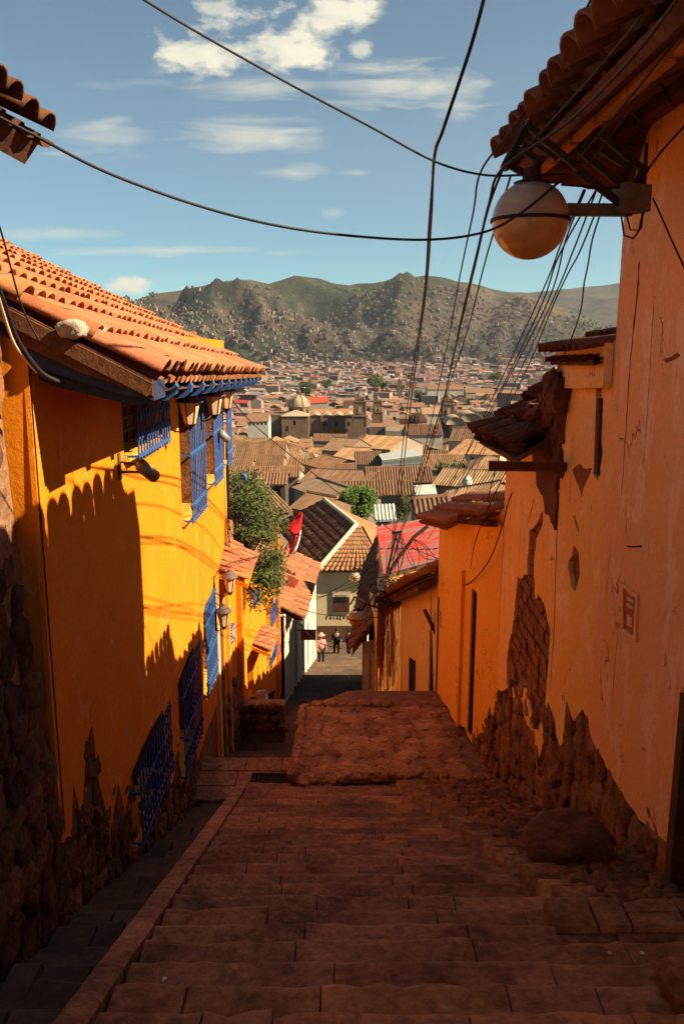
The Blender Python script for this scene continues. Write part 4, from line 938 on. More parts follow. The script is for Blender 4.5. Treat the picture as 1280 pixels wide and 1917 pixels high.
ribbon(hc, [(944, 965), (941, 1040), (937, 1120), (934, 1200)], .020, .010, m_soffit, 'corner_crack', -.003, 6)
ribbon(hc, [(1000, 935), (992, 965), (985, 990)], .03, .012, m_rust, 'stained_band', -.003, 7)
m_ = MB(); a = FR(8.0, 0, 0); p0 = WX(1060, 874, 2.17); p1 = WX(1060, 874, 2.17) * 1.0; dd = p0.y / ray(1060, 874).y
p1 = Wd(915, 872, dd * 1.0); m_.beam(p0, p1, .07, .09); tag(m_.build('steel_beam', m_shut), 'dark steel beam sticking out of the ruined orange wall over the alley', 'beam')
# ---- D: yellow-ochre house
hd = thing('deep_yellow_house', 'bright deep yellow house with broken tile coping and one narrow dark door on the right', 'house', (2.0, 12.5, -5))
ddr = [rp(883, 1100), rp(893, 1110), rp(893, 1375), rp(882, 1392)]
ddr = [(ddr[1][0], ddr[1][1]), (ddr[0][0], ddr[0][1] + .0), (ddr[0][0], -6.12), (ddr[1][0], -6.12)]
dl = [(10.604, -4.9), (10.75, -5.25), (10.9, -5.1), (11.1, -5.6), (11.35, -5.75), (11.6, -6.0), (14.4, -6.45)]
m_ = MB(); m_.poly([(14.4, -3.02), (12.2, -2.62), (12.2, -2.40), (10.604, -2.22)] + edge_pts(dl, .08, .02, 3), [ddr], FR, .03); m_.build('wall', m_yel2, hd)
m_ = MB(); m_.poly([(14.4, -3.1), (10.61, -2.3), (10.61, -7), (14.4, -7)], [], lambda y, z, t: FR(y, z, .07 + t), .2); m_.build('wall_core', m_adobe, hd)
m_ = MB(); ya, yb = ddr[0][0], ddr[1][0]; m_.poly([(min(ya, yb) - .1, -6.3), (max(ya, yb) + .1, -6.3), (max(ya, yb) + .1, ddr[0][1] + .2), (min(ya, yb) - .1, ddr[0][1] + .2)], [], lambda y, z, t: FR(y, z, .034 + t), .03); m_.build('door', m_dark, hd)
m_ = MB(); m_.poly([(11.75, -4.0), (11.9, -3.85), (12.42, -4.05), (12.42, -6.2), (11.75, -6.2)] if False else [(12.45, -3.55), (12.95, -4.1), (12.95, -6.2), (12.45, -6.2)], [], lambda y, z, t: FR(y, z, -.05 + t), .06); m_.build('door_pilaster', m_yel2, hd)
m_ = MB(); tiles(m_, V((1.83, 10.62, -2.32)), V((1.70, 12.1, -2.58)), V((2.55, 12.1, -2.25)), V((2.6, 10.62, -1.98)), .235, .36, .112, 7, .012, .02, True, col=(1.6, 1.5, 1.4)); tiles(m_, V((1.58, 12.1, -2.78)), V((1.38, 14.5, -3.2)), V((2.3, 14.5, -2.75)), V((2.4, 12.1, -2.3)), .235, .36, .112, 7, .015, .02, True, col=(1.6, 1.5, 1.4)); m_.build('coping_tiles', m_tile_b, hd, True)
m_ = MB()
for i in range(16): m_.rock((1.98 - i * .022, 10.75 + i * .23, -2.42 - i * .045), (.10, .13, .045), 1, .8, .3, (.8, .8, .8))
m_.build('coping_mortar', m_soffit, hd, True)
foot(10.6, 11.7, lambda y: interp(y, dl) + .1, hd, .13, -.03, 1.2)
# lumps of stone band at the foot of D
# ---- E: tan house with two doors
he = thing('tan_house', 'pale tan house with blue edged door and broken eave tiles below the red roof', 'house', (1.6, 16.5, -6.5))
zt2 = lambda y: interp(y, [(14.4, -4.25), (19, -6.05)])
e1 = [rp(806, 1113), rp(818, 1113), rp(818, 1290), rp(806, 1290)]; e2 = [rp(765, 1215), rp(777, 1235), rp(777, 1305), rp(765, 1312)]
def qd(e): ys_ = sorted((p[0] for p in e)); zs_ = [p[1] for p in e]; return (ys_[0], ys_[-1], min(zs_), max(zs_))
b1, b2 = qd(e1), qd(e2)
h1_ = [(b1[0], b1[2] - .4), (b1[1], b1[2] - .4), (b1[1], b1[3]), (b1[0], b1[3])]; h2_ = [(b2[0], b2[2] - .3), (b2[1], b2[2] - .3), (b2[1], b2[3] - .3), (b2[0], b2[3])]
m_ = MB(); m_.poly([(19.0, -6.05), (14.404, -4.25), (14.404, -7.2), (19.0, -10)], [h1_, h2_], FR, .03); m_.build('wall', m_tan, he)
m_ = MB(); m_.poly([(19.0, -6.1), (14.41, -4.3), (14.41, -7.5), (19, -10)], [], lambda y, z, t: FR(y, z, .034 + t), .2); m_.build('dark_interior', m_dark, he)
m_ = MB(); m_.bb((XR(b1[0]) - .02, b1[0] - .0, b1[2] - .4), (XR(b1[0]) + .1, b1[0] + .12, b1[3])); m_.build('blue_door_leaf', m_blue, he)
for zz_ in (b1[0] - .5,):
    m_ = MB(); m_.beam((XR(zz_) - .02, zz_ + .9, -5.45), (XR(zz_) - .26, zz_ + .9, -4.95), .10, .07); m_.build('eave_brace', m_wood, he)
m_ = MB(); tiles(m_, V((1.30, 14.4, -4.32)), V((.98, 19.4, -6.28)), V((2.2, 19.4, -5.7)), V((2.4, 14.4, -3.75)), .30, .48, .14, 6, .06, .02, True, col=(1.1, 1.0, .95)); m_.build('eave_tiles', m_tile_b, he, True)
m_ = MB(); m_.add([V((1.36, 14.4, -4.40)), V((1.04, 19.4, -6.36)), V((2.2, 19.4, -5.8)), V((2.4, 14.4, -3.85)), V((1.4, 14.4, -4.5)), V((1.1, 19.4, -6.45)), V((2.2, 19.4, -5.9)), V((2.4, 14.4, -3.95))], [(0, 1, 2, 3), (4, 7, 6, 5), (0, 4, 5, 1), (0, 3, 7, 4)]); m_.build('soffit', m_soffit, he)
for i in range(14): m_ = MB(); t_ = R(); m_.rock((1.5 + U(0, .7) - t_ * .3, 14.5 + t_ * 4.6, -4.0 - t_ * 1.9 + U(-.05, .12)), (U(.06, .16), U(.1, .2), U(.03, .07)), 1, .8, .4, (.55, .5, .5)); m_.build('broken_tile', m_tile_d, he, True)
m_ = MB()
for k in range(4): a = rp(826, 1150 + k * 8); m_.beam(FR(a[0], a[1], -.006), FR(a[0] + .12, a[1] + .02, -.006), .004, .02)
m_.build('painted_marks', m_iron, he)
# ---- W: weathered gable end, posts and the red roofed house behind
hw_ = thing('weathered_house', 'weathered rust streaked orange gable end with tangled cables beyond the tan house', 'house', (1.1, 19.5, -8))
m_ = MB(); fw = lambda x, z, t: V((x, 19.2 + t, z)); m_.poly(rough([(.87, -6.15), (1.46, -5.9), (1.46, -9.6), (.84, -9.6)], .12, .02), [], fw, .4); m_.build('gable_wall', m_rust, hw_)
m_ = MB(); m_.add([V((.86, 19.3, -6.2)), V((.80, 23, -7.2)), V((.80, 23, -11)), V((.84, 19.3, -10))], [(0, 3, 2, 1)]); m_.build('side_wall', m_tan, hw_)
for k in range(14):
    m_ = MB() if k == 0 else m_; x = U(.86, 1.4); pts_ = [(x, 19.17, -6.1)]; 
    for j in range(9): x += U(-.03, .03); pts_.append((x, 19.16 + U(-.01, .01), -6.1 - (j + 1) * U(.12, .3)))
    m_.tube(pts_, [.02 * (1 - j / 12) for j in range(10)], 5)
m_.build('clay_runs', m_adobe, hw_)
m_ = MB(); 
for (px, w_) in ((687, .09), (699, .11)): p = WY(px, 1227, 20.1); m_.bb((p.x - w_ / 2, 20.05, -11), (p.x + w_ / 2, 20.2, p.z))
m_.build('white_posts', m_white, hw_)
hr = thing('red_roofed_house', 'house with a worn red and grey corrugated metal roof on the right', 'house', (2, 23, -8))
ra, rb_, rc, rd_ = Wd(718, 1077, 22.0), Wd(845, 1043, 22.0), Wd(845, 963, 27.5), Wd(704, 986, 27.5)
rb_ = rb_ + (rb_ - ra) * .4; rc = rc + (rc - rd_) * .4
m_ = MB(); n_ = 150
for i in range(n_):
    t0, t1 = i / n_, (i + 1) / n_; h0 = .03 * sin(i * 1.57), ; zz0 = .022 * cos(pi * .5 * i * 1.0); zz1 = .022 * cos(pi * .5 * (i + 1))
    m_.face([ra.lerp(rd_, t0) + V((0, 0, zz0)), rb_.lerp(rc, t0) + V((0, 0, zz0)), rb_.lerp(rc, t1) + V((0, 0, zz1)), ra.lerp(rd_, t1) + V((0, 0, zz1))])
m_.build('metal_roof', m_redroof, hr)
m_ = MB(); m_.add([ra + V((.1, .1, -.06)), rb_ + V((0, .1, -.06)), rb_ + V((0, .1, -6)), ra + V((.1, .1, -6)), rd_ + V((.1, -.1, -.06)), rd_ + V((.1, -.1, -8))], [(0, 1, 2, 3), (0, 3, 5, 4)]); m_.build('wall', m_tan, hr)
m_ = MB(); p = Wd(815, 968, 24); m_.tube([p, p + V((.05, 0, .25)), p + V((.3, -.2, .2)), p + V((.5, -.9, -.1)), p + V((.9, -1.4, -.25))], .035, 6); m_.build('bent_pipe', m_cream, hr)
# ---- tiled roofs stepping down the right side of the lower street
ht = thing('old_tiled_house', 'house with a tumbled old tile roof hanging over the right side of the lower street', 'house', (1, 30, -13))
A_, B_ = Wd(657, 1222, 20.6), Wd(684, 1062, 30); D_, C_ = Wd(712, 1150, 22.0), Wd(716, 985, 35)
m_ = MB(); A1, D1 = A_, D_; tiles(m_, A_, B_, C_, D_, .25, .34, .11, 5, .06, .02, True, col=(1.1, 1.05, .9)); m_.build('roof_tiles', m_tile_b, ht, True)
m_ = MB(); o_ = V((0, 0, -.12)); m_.face([A_ + o_, B_ + o_, C_ + o_, D_ + o_]); m_.build('roof_deck', m_soffit, ht)
m_ = MB(); m_.tube([D_ + (C_ - D_) * (k / 14) + V((U(-.03, .03), 0, U(-.03, .03))) for k in range(15)], .10, 7); m_.build('ridge_plaster', m_cream, ht, True)
m_ = MB(); xw = A_.x + .3; m_.add([V((xw, 20.3, A_.z - .05)), V((xw + .45, 29, B_.z - .1)), V((xw + .45, 29, -15)), V((xw, 20.3, -12)), V((xw + 1.5, 20.3, A_.z + .2)), V((xw + 1.5, 20.3, -12))], [(0, 3, 2, 1), (0, 4, 5, 3)]); m_.build('wall', m_white, ht)
# ---- house closing the street
hz = thing('street_end_house', 'cream house with hipped tile roof and dark wall picture closing the street end', 'house', (-.2, 52, -18))
ZE = -14.4; Yw = Wd(597, 1068, 52.5).y + .4
e0, e1_ = Wd(594, 1070, 52.5), Wd(722, 1070, 52.5); rg = Wd(667, 985, 55.8); rgb = Wd(606, 937, 64.0); el = Wd(512, 984, 64.5); er = Wd(722, 1003, 62)
m_ = MB(); tiles(m_, e0, e1_, rg + V((.15, 0, 0)), rg, .34, .45, .15, 5, .02, .02, True, col=(1.15, 1.1, .95))
m_.v = m_.v; m_.build('front_roof_tiles', m_tile_m, hz, True)
m_ = MB(); tiles(m_, el, e0, rg, rgb, .42, .6, .19, 4, .03, .02, True, col=(.95, .8, .75)); m_.build('side_roof_tiles', m_tile_b, hz, True)
m_ = MB(); m_.face([rg, e1_ + V((.3, 0, 0)), er + V((1, 0, 0)), rgb]); m_.build('far_roof_slope', m_tile, hz)
m_ = MB(); m_.tube([e0.lerp(rg, k / 9) + V((0, -.05, .12)) for k in range(10)], .17, 6); m_.build('hip_ridge', m_cream, hz, True)
m_ = MB(); m_.tube([rg.lerp(rgb, k / 9) + V((0, -.05, .12)) for k in range(10)], .17, 6); m_.build('ridge', m_cream, hz, True)
x0 = WY(592, 1100, Yw).x; x1 = 3.4; zb = WY(600, 1172, Yw).z
m_ = MB(); m_.bb((x0, Yw, -14.75), (x1, Yw + .4, -14.3)); m_.build('white_cornice', m_white, hz)
m_ = MB(); m_.bb((x0 + .02, Yw + .03, zb), (x1, Yw + .4, -14.75)); m_.build('wall', m_cream_p, hz)
m_ = MB(); m_.bb((x0 + .02, Yw, -23), (x1, Yw + .4, zb)); m_.build('earth_plinth', m_soil, hz)
a, b_ = WY(621, 1108, Yw), WY(655, 1147, Yw); m_ = MB(); m_.bb((a.x, Yw - .05, b_.z), (b_.x, Yw + .028, a.z)); po = m_.build('picture_frame', m_white, hz)
m_ = MB(); m_.bb((a.x + .04, Yw - .06, b_.z + .04), (b_.x - .04, Yw - .045, a.z - .04)); m_.build('dark_picture', m_wood, po)
m_ = MB(); W_ = b_.x - a.x; H_ = a.z - b_.z; m_.bb((a.x + .05, Yw - .066, a.z - H_ * .24), (b_.x - .05, Yw - .061, a.z - .05)); m_.build('pale_sky_band', m_cream, po)
m_ = MB()
for k in range(7): xx = a.x + W_ * (.18 + .1 * k); m_.poly([(xx - .05, a.z - H_ * .5), (xx + .05, a.z - H_ * .5), (xx + .03, a.z - H_ * .24), (xx + .02, a.z - H_ * .14), (xx - .02, a.z - H_ * .14), (xx - .03, a.z - H_ * .24)], [], lambda x, z, t_: V((x, Yw - .072 + t_, z)), .005)
m_.build('painted_figures', m_cloth_d, po)
random.seed(3); m_ = MB()
gl = {'P': [(0, 0, 0, 1), (0, 1, .5, .8), (.5, .8, 0, .5)], 'A': [(0, 0, .3, 1), (.3, 1, .6, 0), (.12, .4, .48, .4)], 'S': [(.5, .9, 0, .8), (0, .8, .5, .4), (.5, .4, 0, 0)], 'R': [(0, 0, 0, 1), (0, 1, .5, .8), (.5, .8, 0, .5), (0, .5, .5, 0)], 'O': [(0, .2, 0, .8), (0, .8, .5, .8), (.5, .8, .5, .2), (.5, .2, 0, .2)], 'I': [(.2, 0, .2, 1)]}
for i, ch in enumerate('PASAROI'):
    p = WY(611 + i * 6.3, 1161 - (i % 2), Yw)
    for (xa, za, xb, zb2) in gl[ch]: m_.beam((p.x + xa * .17, Yw + .022, p.z + za * .26), (p.x + xb * .17, Yw + .022, p.z + zb2 * .26), .01, .03)
m_.build('scribbled_letters', m_iron, hz); random.seed(11)
# ---- boulder and loose stone on the ramp
m_ = MB(); p = WZ(1040, 1552, -4.05); m_.rock(V((1.74, 5.72, GS(5.72) + .30)), (.37, .30, .20), 2, .82, .14, (.72, .72, .72), soft=.55); bo = m_.build('boulder', m_stone, None, True); tag(bo, 'big smooth brown boulder lying on the cobbled ramp against the right wall', 'boulder')
m_ = MB(); m_.rock(V((1.62, 3.3, GS(3.3) + .10)), (.16, .17, .15), 2, .7, .2, (1.0, .95, .8)); tag(m_.build('loose_stone', m_stone, None, True), 'rough pale stone at the lower right edge of the stairs', 'stone')
# ================================================================== OLD TOWN
random.seed(31)
TW = [(.30, .23, .16), (.38, .31, .23), (.26, .16, .10), (.34, .23, .14), (.22, .14, .10), (.50, .44, .35), (.28, .20, .14)]
TRc = [(.30, .165, .090), (.35, .205, .115), (.27, .145, .080), (.37, .235, .14), (.25, .14, .085), (.41, .235, .12)]
def gable(name, label, E0, E1, run, rise, mat=None, grp='tile roofed houses of the old town', wallc=None, ribs=.42, windows=0, hipped=0, mono=False, par_cat='house', wall_h=None, over=.35):
    """house from its front eave E0-E1: the roof climbs away by run and rise, then falls again"""
    E0, E1 = V(E0), V(E1); e = (E1 - E0); Lh = e.length; e.normalize(); n = V((-e.y, e.x, 0)); n = n if n.y > 0 else -n; n.normalize()
    z0 = min(GROUND(E0.y), GROUND(E0.y + run)) - 1.0; base = E0.lerp(E1, .5) + n * run; base.z = z0 + 1
    t = thing(name, label, par_cat, base, grp)
    R0 = E0 + n * run + V((0, 0, rise)) + e * hipped; R1 = E1 + n * run + V((0, 0, rise)) - e * hipped
    B0, B1 = E0 + n * run * 2, E1 + n * run * 2
    if mono: B0, B1 = R0, R1
    wc = wallc or TW[int(R() * len(TW))]; rc_ = jt(TRc[int(R() * len(TRc))], .12)
    w_ = MB(); o_ = over; q = [E0 + n * o_ + e * .25, E1 + n * o_ - e * .25, B1 - n * o_ - e * .25, B0 - n * o_ + e * .25]; dz = V((0, 0, .22))
    g_ = lambda p: V((p.x, p.y, z0))
    w_.face([q[0] + dz * 0, q[1], g_(q[1]), g_(q[0])], wc); w_.face([q[1], q[2], g_(q[2]), g_(q[1])], wc); w_.face([q[3], q[0], g_(q[0]), g_(q[3])], wc)
    if not hipped: w_.face([q[0], R0 + e * .25 - V((0, 0, .2)), q[3]], wc); w_.face([q[1], q[2], R1 - e * .25 - V((0, 0, .2))], wc)
    w_.build('wall', m_town, t)
    def slope(a, b_, c_, d_, m_, colr):
        if ribs:
            k = max(2, int(Lh / ribs)); nn = (b_ - a).cross(d_ - a).normalized(); nn = nn if nn.z > 0 else -nn; uu_ = (b_ - a).normalized()
            m_.face([a, b_, c_, d_], tuple(x * .5 for x in colr))
            for i in range(k):
                f0 = (i + .5) / k; s0 = a.lerp(b_, f0); s1 = d_.lerp(c_, f0); rr = Lh / k * .30; kk = U(.78, 1.2); cc = (colr[0] * kk, colr[1] * kk * U(.93, 1.05), colr[2] * kk * U(.9, 1.05))
                vs = [pp + (uu_ * cos(al) + nn * sin(al)) * rr for pp in (s0, s1) for al in (0, pi / 3, 2 * pi / 3, pi)]
                m_.add(vs, [(0, 1, 5, 4), (1, 2, 6, 5), (2, 3, 7, 6), (0, 3, 2, 1)], cc)
        else: m_.face([a, b_, c_, d_], colr)
    r_ = MB(); slope(E0, E1, R1, R0, r_, rc_)
    if not mono: r_.face([B1, B0, R0, R1], rc_)
    if hipped: r_.face([E0, R0, B0], rc_); r_.face([E1, B1, R1], rc_)
    if not mono: r_.tube([R0, R1], .2, 5, tuple(x * 1.15 for x in rc_))
    r_.face([E0 + V((0, 0, -.12)), E1 + V((0, 0, -.12)), E1, E0], tuple(x * .6 for x in rc_))
    r_.build('roof', mat or m_townr, t)
    for i in range(windows):
        f0 = (i + .6) / (windows + .2); p = q[0].lerp(q[1], f0) - n * .03 + V((0, 0, -1.3)); m2 = MB(); m2.box(p, (.45, .04, .55), math.atan2(e.y, e.x)); m2.build('window', m_dark, t)
    return t
# hand placed roofs, front eave given by two photo points and their distances
def hp(label, a, b_, run, rise, **k): return gable(k.pop('name', 'tiled_house'), label, Wd(*a), Wd(*b_), run, rise, **k)
TO = (.62, .33, .17); 
hp('house with a broad orange tiled roof left of centre below the domed church', (437, 862, 215), (533, 861, 215), 11, 3.6, ribs=.5, grp='tile roofed houses of the old town')
hp('low striped tile roof house just right of the yellow house edge', (420, 884, 165), (470, 883, 165), 6, 1.6)
hp('striped tile roof house with a small dormer left of centre', (473, 876, 172), (530, 875, 172), 6, 1.8)
hp('long low house with a thin striped roof above the garden tree', (425, 894, 140), (560, 893, 140), 4, 1.2)
hp('small house with a bright orange ribbed roof and dark front right of the garden tree', (476, 908, 112), (537, 907, 112), 3.6, 1.1, wallc=(.10, .07, .05), windows=2)
hp('long striped tile roof house behind the bright green tree, left half', (555, 904, 138), (682, 910, 132), 5, 1.7, wallc=(.36, .24, .2))
hp('long striped tile roof house behind the bright green tree, right half', (684, 906, 133), (812, 903, 133), 5, 1.9, wallc=(.05, .035, .03))
hp('ribbed tile roof house with its end turned to the alley above the long striped roofs', (566, 868, 176), (640, 888, 160), 5, 1.7)
hp('small ribbed tile roof between the glass canopy and the long striped roofs', (628, 890, 150), (668, 889, 150), 4, 1.5)
hp('white house with a ribbed tile roof and one dark window left of the glass canopy', (664, 870, 160), (716, 870, 160), 5, 1.9, wallc=(.62, .58, .48), windows=1)
hp('ribbed tile roof house right of the glass canopy', (790, 880, 165), (876, 879, 165), 6, 2.2)
hp('wide tile roof house with three dark windows right of centre', (836, 850, 215), (934, 852, 205), 9, 3.2, wallc=(.55, .48, .38), windows=3)
hp('hipped tile roof house left of the steel beam', (880, 880, 158), (965, 878, 158), 5, 2.0, hipped=4, wallc=(.5, .3, .08))
hp('striped tile roof house behind the white water tank', (806, 908, 122), (960, 918, 116), 4.5, 1.9)
hp('brown tiled house sloping down beside the water tank', (800, 952, 84), (905, 935, 80), 3.8, 1.3, ribs=.36)
hp('ribbed tile roof edge house just behind the red metal roof', (776, 968, 62), (850, 962, 62), 2.6, .9, ribs=.34)
hp('pale orange roofed house right of the garden tree', (497, 965, 72), (548, 955, 74), 4.5, 2.3, ribs=.34)
hp('tan roofed house below the long striped roofs left of the green tree', (545, 912, 104), (612, 938, 92), 3.5, 1.1, ribs=0)
hp('sandy roofed shed behind the hipped brown roof', (540, 950, 80), (598, 962, 78), 3.0, 1.1, ribs=0, mat=m_townr)
hp('house with a purple brown tiled lean-to roof and pale shaded wall behind the green tree', (640, 928, 112), (775, 927, 112), 3.6, 1.4, wallc=(.30, .25, .2), windows=1, mono=True)
hp('blue grey sheet roofed shed right of the lean-to', (778, 926, 114), (818, 924, 114), 3, .8, ribs=0, mat=m_zinc, mono=True)
hp('pale corrugated roof house behind the hipped brown roof', (700, 975, 72), (742, 973, 72), 2.5, .9, ribs=.3, mat=m_zinc, mono=True)
hp('shadowed brown house left of the white ribbed roof house', (612, 862, 185), (662, 864, 180), 6, 2.4)
hp('pale roofed house with its sunlit slope facing right near the church', (600, 842, 240), (650, 846, 235), 7, 3, ribs=0)
hp('tile roof house below the church tower', (655, 838, 260), (730, 842, 250), 9, 3.2, ribs=.6)
hp('long tile roof house in front of the church', (585, 826, 330), (650, 827, 330), 7, 2.2, ribs=.8)
hp('broad tile roof house at the foot of the ribbed dome', (760, 815, 330), (830, 815, 330), 9, 3.4, ribs=.8, wallc=(.55, .5, .4))
hp('wide tile roof house right of the ribbed dome foot', (838, 826, 290), (925, 828, 285), 9, 3.4, ribs=.7, wallc=(.5, .45, .36))
# glass canopy
gc = thing('glass_canopy', 'pale green translucent sheet canopy shed among the roofs', 'canopy', Wd(750, 878, 150))
a, b_, c_, d_ = Wd(716, 862, 150), Wd(792, 852, 150), Wd(775, 840, 163), Wd(708, 850, 163); m_ = MB(); m_.add([a, b_, c_, d_, a + V((0, 0, -.15)), b_ + V((0, 0, -.15)), c_ + V((0, 0, -.15)), d_ + V((0, 0, -.15))], [(0, 1, 2, 3), (4, 7, 6, 5), (0, 4, 5, 1)]); m_.build('sheet_roof', m_zinc, gc)
m_ = MB(); zb_ = Wd(716, 882, 150).z; m_.face([a, b_, V((b_.x, b_.y, zb_)), V((a.x, a.y, zb_))]); m_.build('louvred_front', m_tank, gc)
m_ = MB()
for i in range(19): p = a.lerp(b_, i / 18); m_.beam(p + V((0, -.1, 0)), V((p.x, p.y - .1, zb_)), .1, .1)
m_.beam(a + V((0, -.12, -.9)), b_ + V((0, -.12, -1.4)), .1, .12); m_.build('frame', m_zinc, gc)
wt = thing('water_tank', 'white round water tank on the roofs left of the orange wall', 'water tank', Wd(873, 912, 108)); p = Wd(874, 914, 108)
m_ = MB(); m_.lathe(p, [(0, 0), (.62, 0), (.64, .2), (.60, .25), (.64, .3), (.64, 1.0), (.60, 1.05), (.62, 1.1), (.60, 1.3), (.25, 1.55), (.2, 1.65), (0, 1.67)], 20); m_.build('tank_body', m_tank, wt, True)
m_ = MB(); m_.lathe(p, [(0, 1.66), (.22, 1.66), (.22, 1.75), (0, 1.78)], 14); m_.build('lid', m_zinc, wt)
m_ = MB(); m_.bb(p + V((-1, -.5, -3)), p + V((1, 1, -.02))); m_.build('stand', m_tan, wt)
# ---- the domed church
def box_px(m_, px0, px1, pyt, pyb, d, dep, mi=0):
    a = Wd(px0, pyt, d); b_ = Wd(px1, pyb, d); m_.bb((a.x, a.y, b_.z - 6), (b_.x, a.y + dep, a.z), None, mi); return a, b_
DC = 520; k_ = DC / F
def dome(m_, px, pyb, r, d, h, n=24, ribs=0, z_add=0):
    c_ = Wd(px, pyb, d); c_ = V((c_.x, c_.y + r, c_.z)); m_.lathe(c_, [(r * cos(a), h * sin(a)) for a in [pi / 2 * k / 9 for k in range(10)]], n); return c_
def arch_win(par, p, w_, h_, yaw=0, mat=None):
    m2 = MB(); pts_ = [(-w_, -h_), (w_, -h_), (w_, h_ * .4)] + [(w_ * cos(a), h_ * .4 + w_ * sin(a)) for a in (.6, 1.2, 1.57, 2, 2.6)] + [(-w_, h_ * .4)]
    m2.poly(pts_, [], lambda x, z, t_: V((p.x + x, p.y - .12 + t_, p.z + z)), .1); return m2.build('window', mat or m_dark, par)
ch = thing('domed_church', 'brown stone church with a big pale dome and a bell tower', 'church', Wd(590, 812, DC))
m_ = MB(); box_px(m_, 497, 531, 776, 812, DC, 24); box_px(m_, 577, 664, 777, 812, DC + 4, 22); box_px(m_, 527, 577, 779, 812, DC - 8, 36)
for px in (577, 600, 621, 643): box_px(m_, px, px + 4, 778, 812, DC + 1.5, 4)
m_.build('nave_walls', m_church, ch)
m_ = MB(); a, b_ = box_px(MB(), 527, 577, 779, 812, DC - 8, 36); cx_ = (a.x + b_.x) / 2
m_.add([V((a.x - .6, a.y - .6, a.z)), V((b_.x + .6, a.y - .6, a.z)), V((b_.x + .6, a.y + 34, a.z)), V((a.x - .6, a.y + 34, a.z)), V((cx_, a.y + 14, a.z + 3.0))], [(0, 1, 4), (1, 2, 4), (2, 3, 4), (3, 0, 4)]); m_.build('transept_roof', m_churchl, ch)
m_ = MB()
for i in range(4):
    p0, p1 = Wd(579 + i * 21.5, 778, DC + 3.5), Wd(600 + i * 21.5, 778, DC + 3.5); mdl = (p0 + p1) / 2
    m_.add([p0, p1, p1 + V((0, 11, 0)), p0 + V((0, 11, 0)), mdl + V((0, -0.2, 1.0)), mdl + V((0, 11, 2.6))], [(0, 1, 4), (0, 4, 5, 3), (1, 2, 5, 4)])
m_.build('aisle_roofs', m_churchl, ch)
m_ = MB(); p0, p1 = Wd(583, 776, DC + 14), Wd(662, 776, DC + 14); m_.add([p0, p1, p1 + V((0, 8, 0)), p0 + V((0, 8, 0)), p0 + V((0, 4, 3.2)), p1 + V((0, 4, 3.2)), p0 + V((0, 0, -2)), p1 + V((0, 0, -2))], [(0, 1, 5, 4), (2, 3, 4, 5), (1, 2, 5), (0, 4, 3), (6, 7, 1, 0)]); m_.build('nave_roof', m_tile, ch)
rD = 21.5 * k_; dc = Wd(559.5, 764, DC + 6); dc = V((dc.x, dc.y + rD * .6, dc.z))
m_ = MB(); m_.lathe(dc, [(rD * 1.0, -6), (rD * 1.0, .4), (rD * 1.04, .5), (rD * 1.04, 1.0), (rD * .98, 1.1)], 8, None, 'Z', .39); dr_ = m_.build('drum', m_church, ch)
for a_ in range(8): an = .39 + pi / 8 + a_ * pi / 4; 
for (dx, dy) in ((-.72, -.62), (-.25, -.93), (.25, -.93), (.72, -.62)):
    arch_win(ch, dc + V((dx * rD * .98, dy * rD * .98 - .1, -1.7)), .75, 1.4)
m_ = MB(); m_.lathe(dc, [(rD * 1.0 * cos(a), 1.0 + 7.4 * sin(a)) for a in [pi / 2 * k / 9 * .93 for k in range(10)]], 24); m_.build('dome', m_churchl, ch, False)
m_ = MB()
for a_ in range(8): an = .39 + a_ * pi / 4; m_.tube([dc + V((rD * cos(b2) * cos(an), rD * cos(b2) * sin(an), 1.1 + 7.5 * sin(b2))) for b2 in [pi / 2 * k / 9 * .93 for k in range(10)]], .28, 5)
m_.lathe(dc, [(1.1, 8.0), (1.2, 8.4), (.8, 8.5), (.8, 10), (1.1, 10.1), (.7, 11), (.2, 11.5), (.12, 13.2)], 8); m_.build('lantern_and_ribs', m_church, ch)
for (px, py, w_, h_) in ((551, 791, .9, 1.6), (608, 793, .9, 1.4), (630, 793, .9, 1.4), (652, 793, .8, 1.3)): arch_win(ch, Wd(px, py, DC - 8.3 if px < 560 else DC + 3.6), w_, h_)
def tower(px0, px1, pyb, stages, d, label=None, par=None, top=6):
    t = par or thing('bell_tower', label, 'tower', Wd((px0 + px1) / 2, pyb, d)); m_ = MB(); w_ = (px1 - px0) / F * d; cx_ = Wd((px0 + px1) / 2, pyb, d)
    yb = cx_.y; zb_ = cx_.z - 5; zt_ = None
    for (py, s_) in stages:
        z1 = Wd(px0, py, d).z; hh = w_ / 2 * s_; m_.bb((cx_.x - hh, yb + w_ / 2 - hh, zb_), (cx_.x + hh, yb + w_ / 2 + hh, z1)); m_.bb((cx_.x - hh * 1.1, yb + w_ / 2 - hh * 1.1, z1 + .01), (cx_.x + hh * 1.1, yb + w_ / 2 + hh * 1.1, z1 + .6)); zb_ = z1 + .61; zl = z1
        for s1 in (-1, 1): m_.bb((cx_.x + s1 * hh * .86 - .35, yb + w_ / 2 - hh * 1.06, zb_ - 6), (cx_.x + s1 * hh * .86 + .35, yb + w_ / 2 - hh * .98, zb_ - .7))
    m_.build('tower_shaft', m_church, t); c_ = V((cx_.x, yb + w_ / 2, zb_)); hh = w_ / 2 * stages[-1][1]
    m_ = MB(); m_.lathe(c_, [(hh * .8, 0), (hh * .82, .5), (hh * .7, 1.6), (hh * .4, 2.8), (hh * .2, 3.2), (hh * .2, 4.0), (.1, 4.4), (.06, 5.6)], 10)
    for sx_ in (-1, 1):
        for sy_ in (-1, 1): m_.lathe(c_ + V((sx_ * hh * .8, sy_ * hh * .8, 0)), [(hh * .18, 0), (hh * .2, .8), (hh * .08, 1.5), (0, 2.4)], 8)
    m_.build('cupola', m_church, t, False)
    return t, cx_, w_
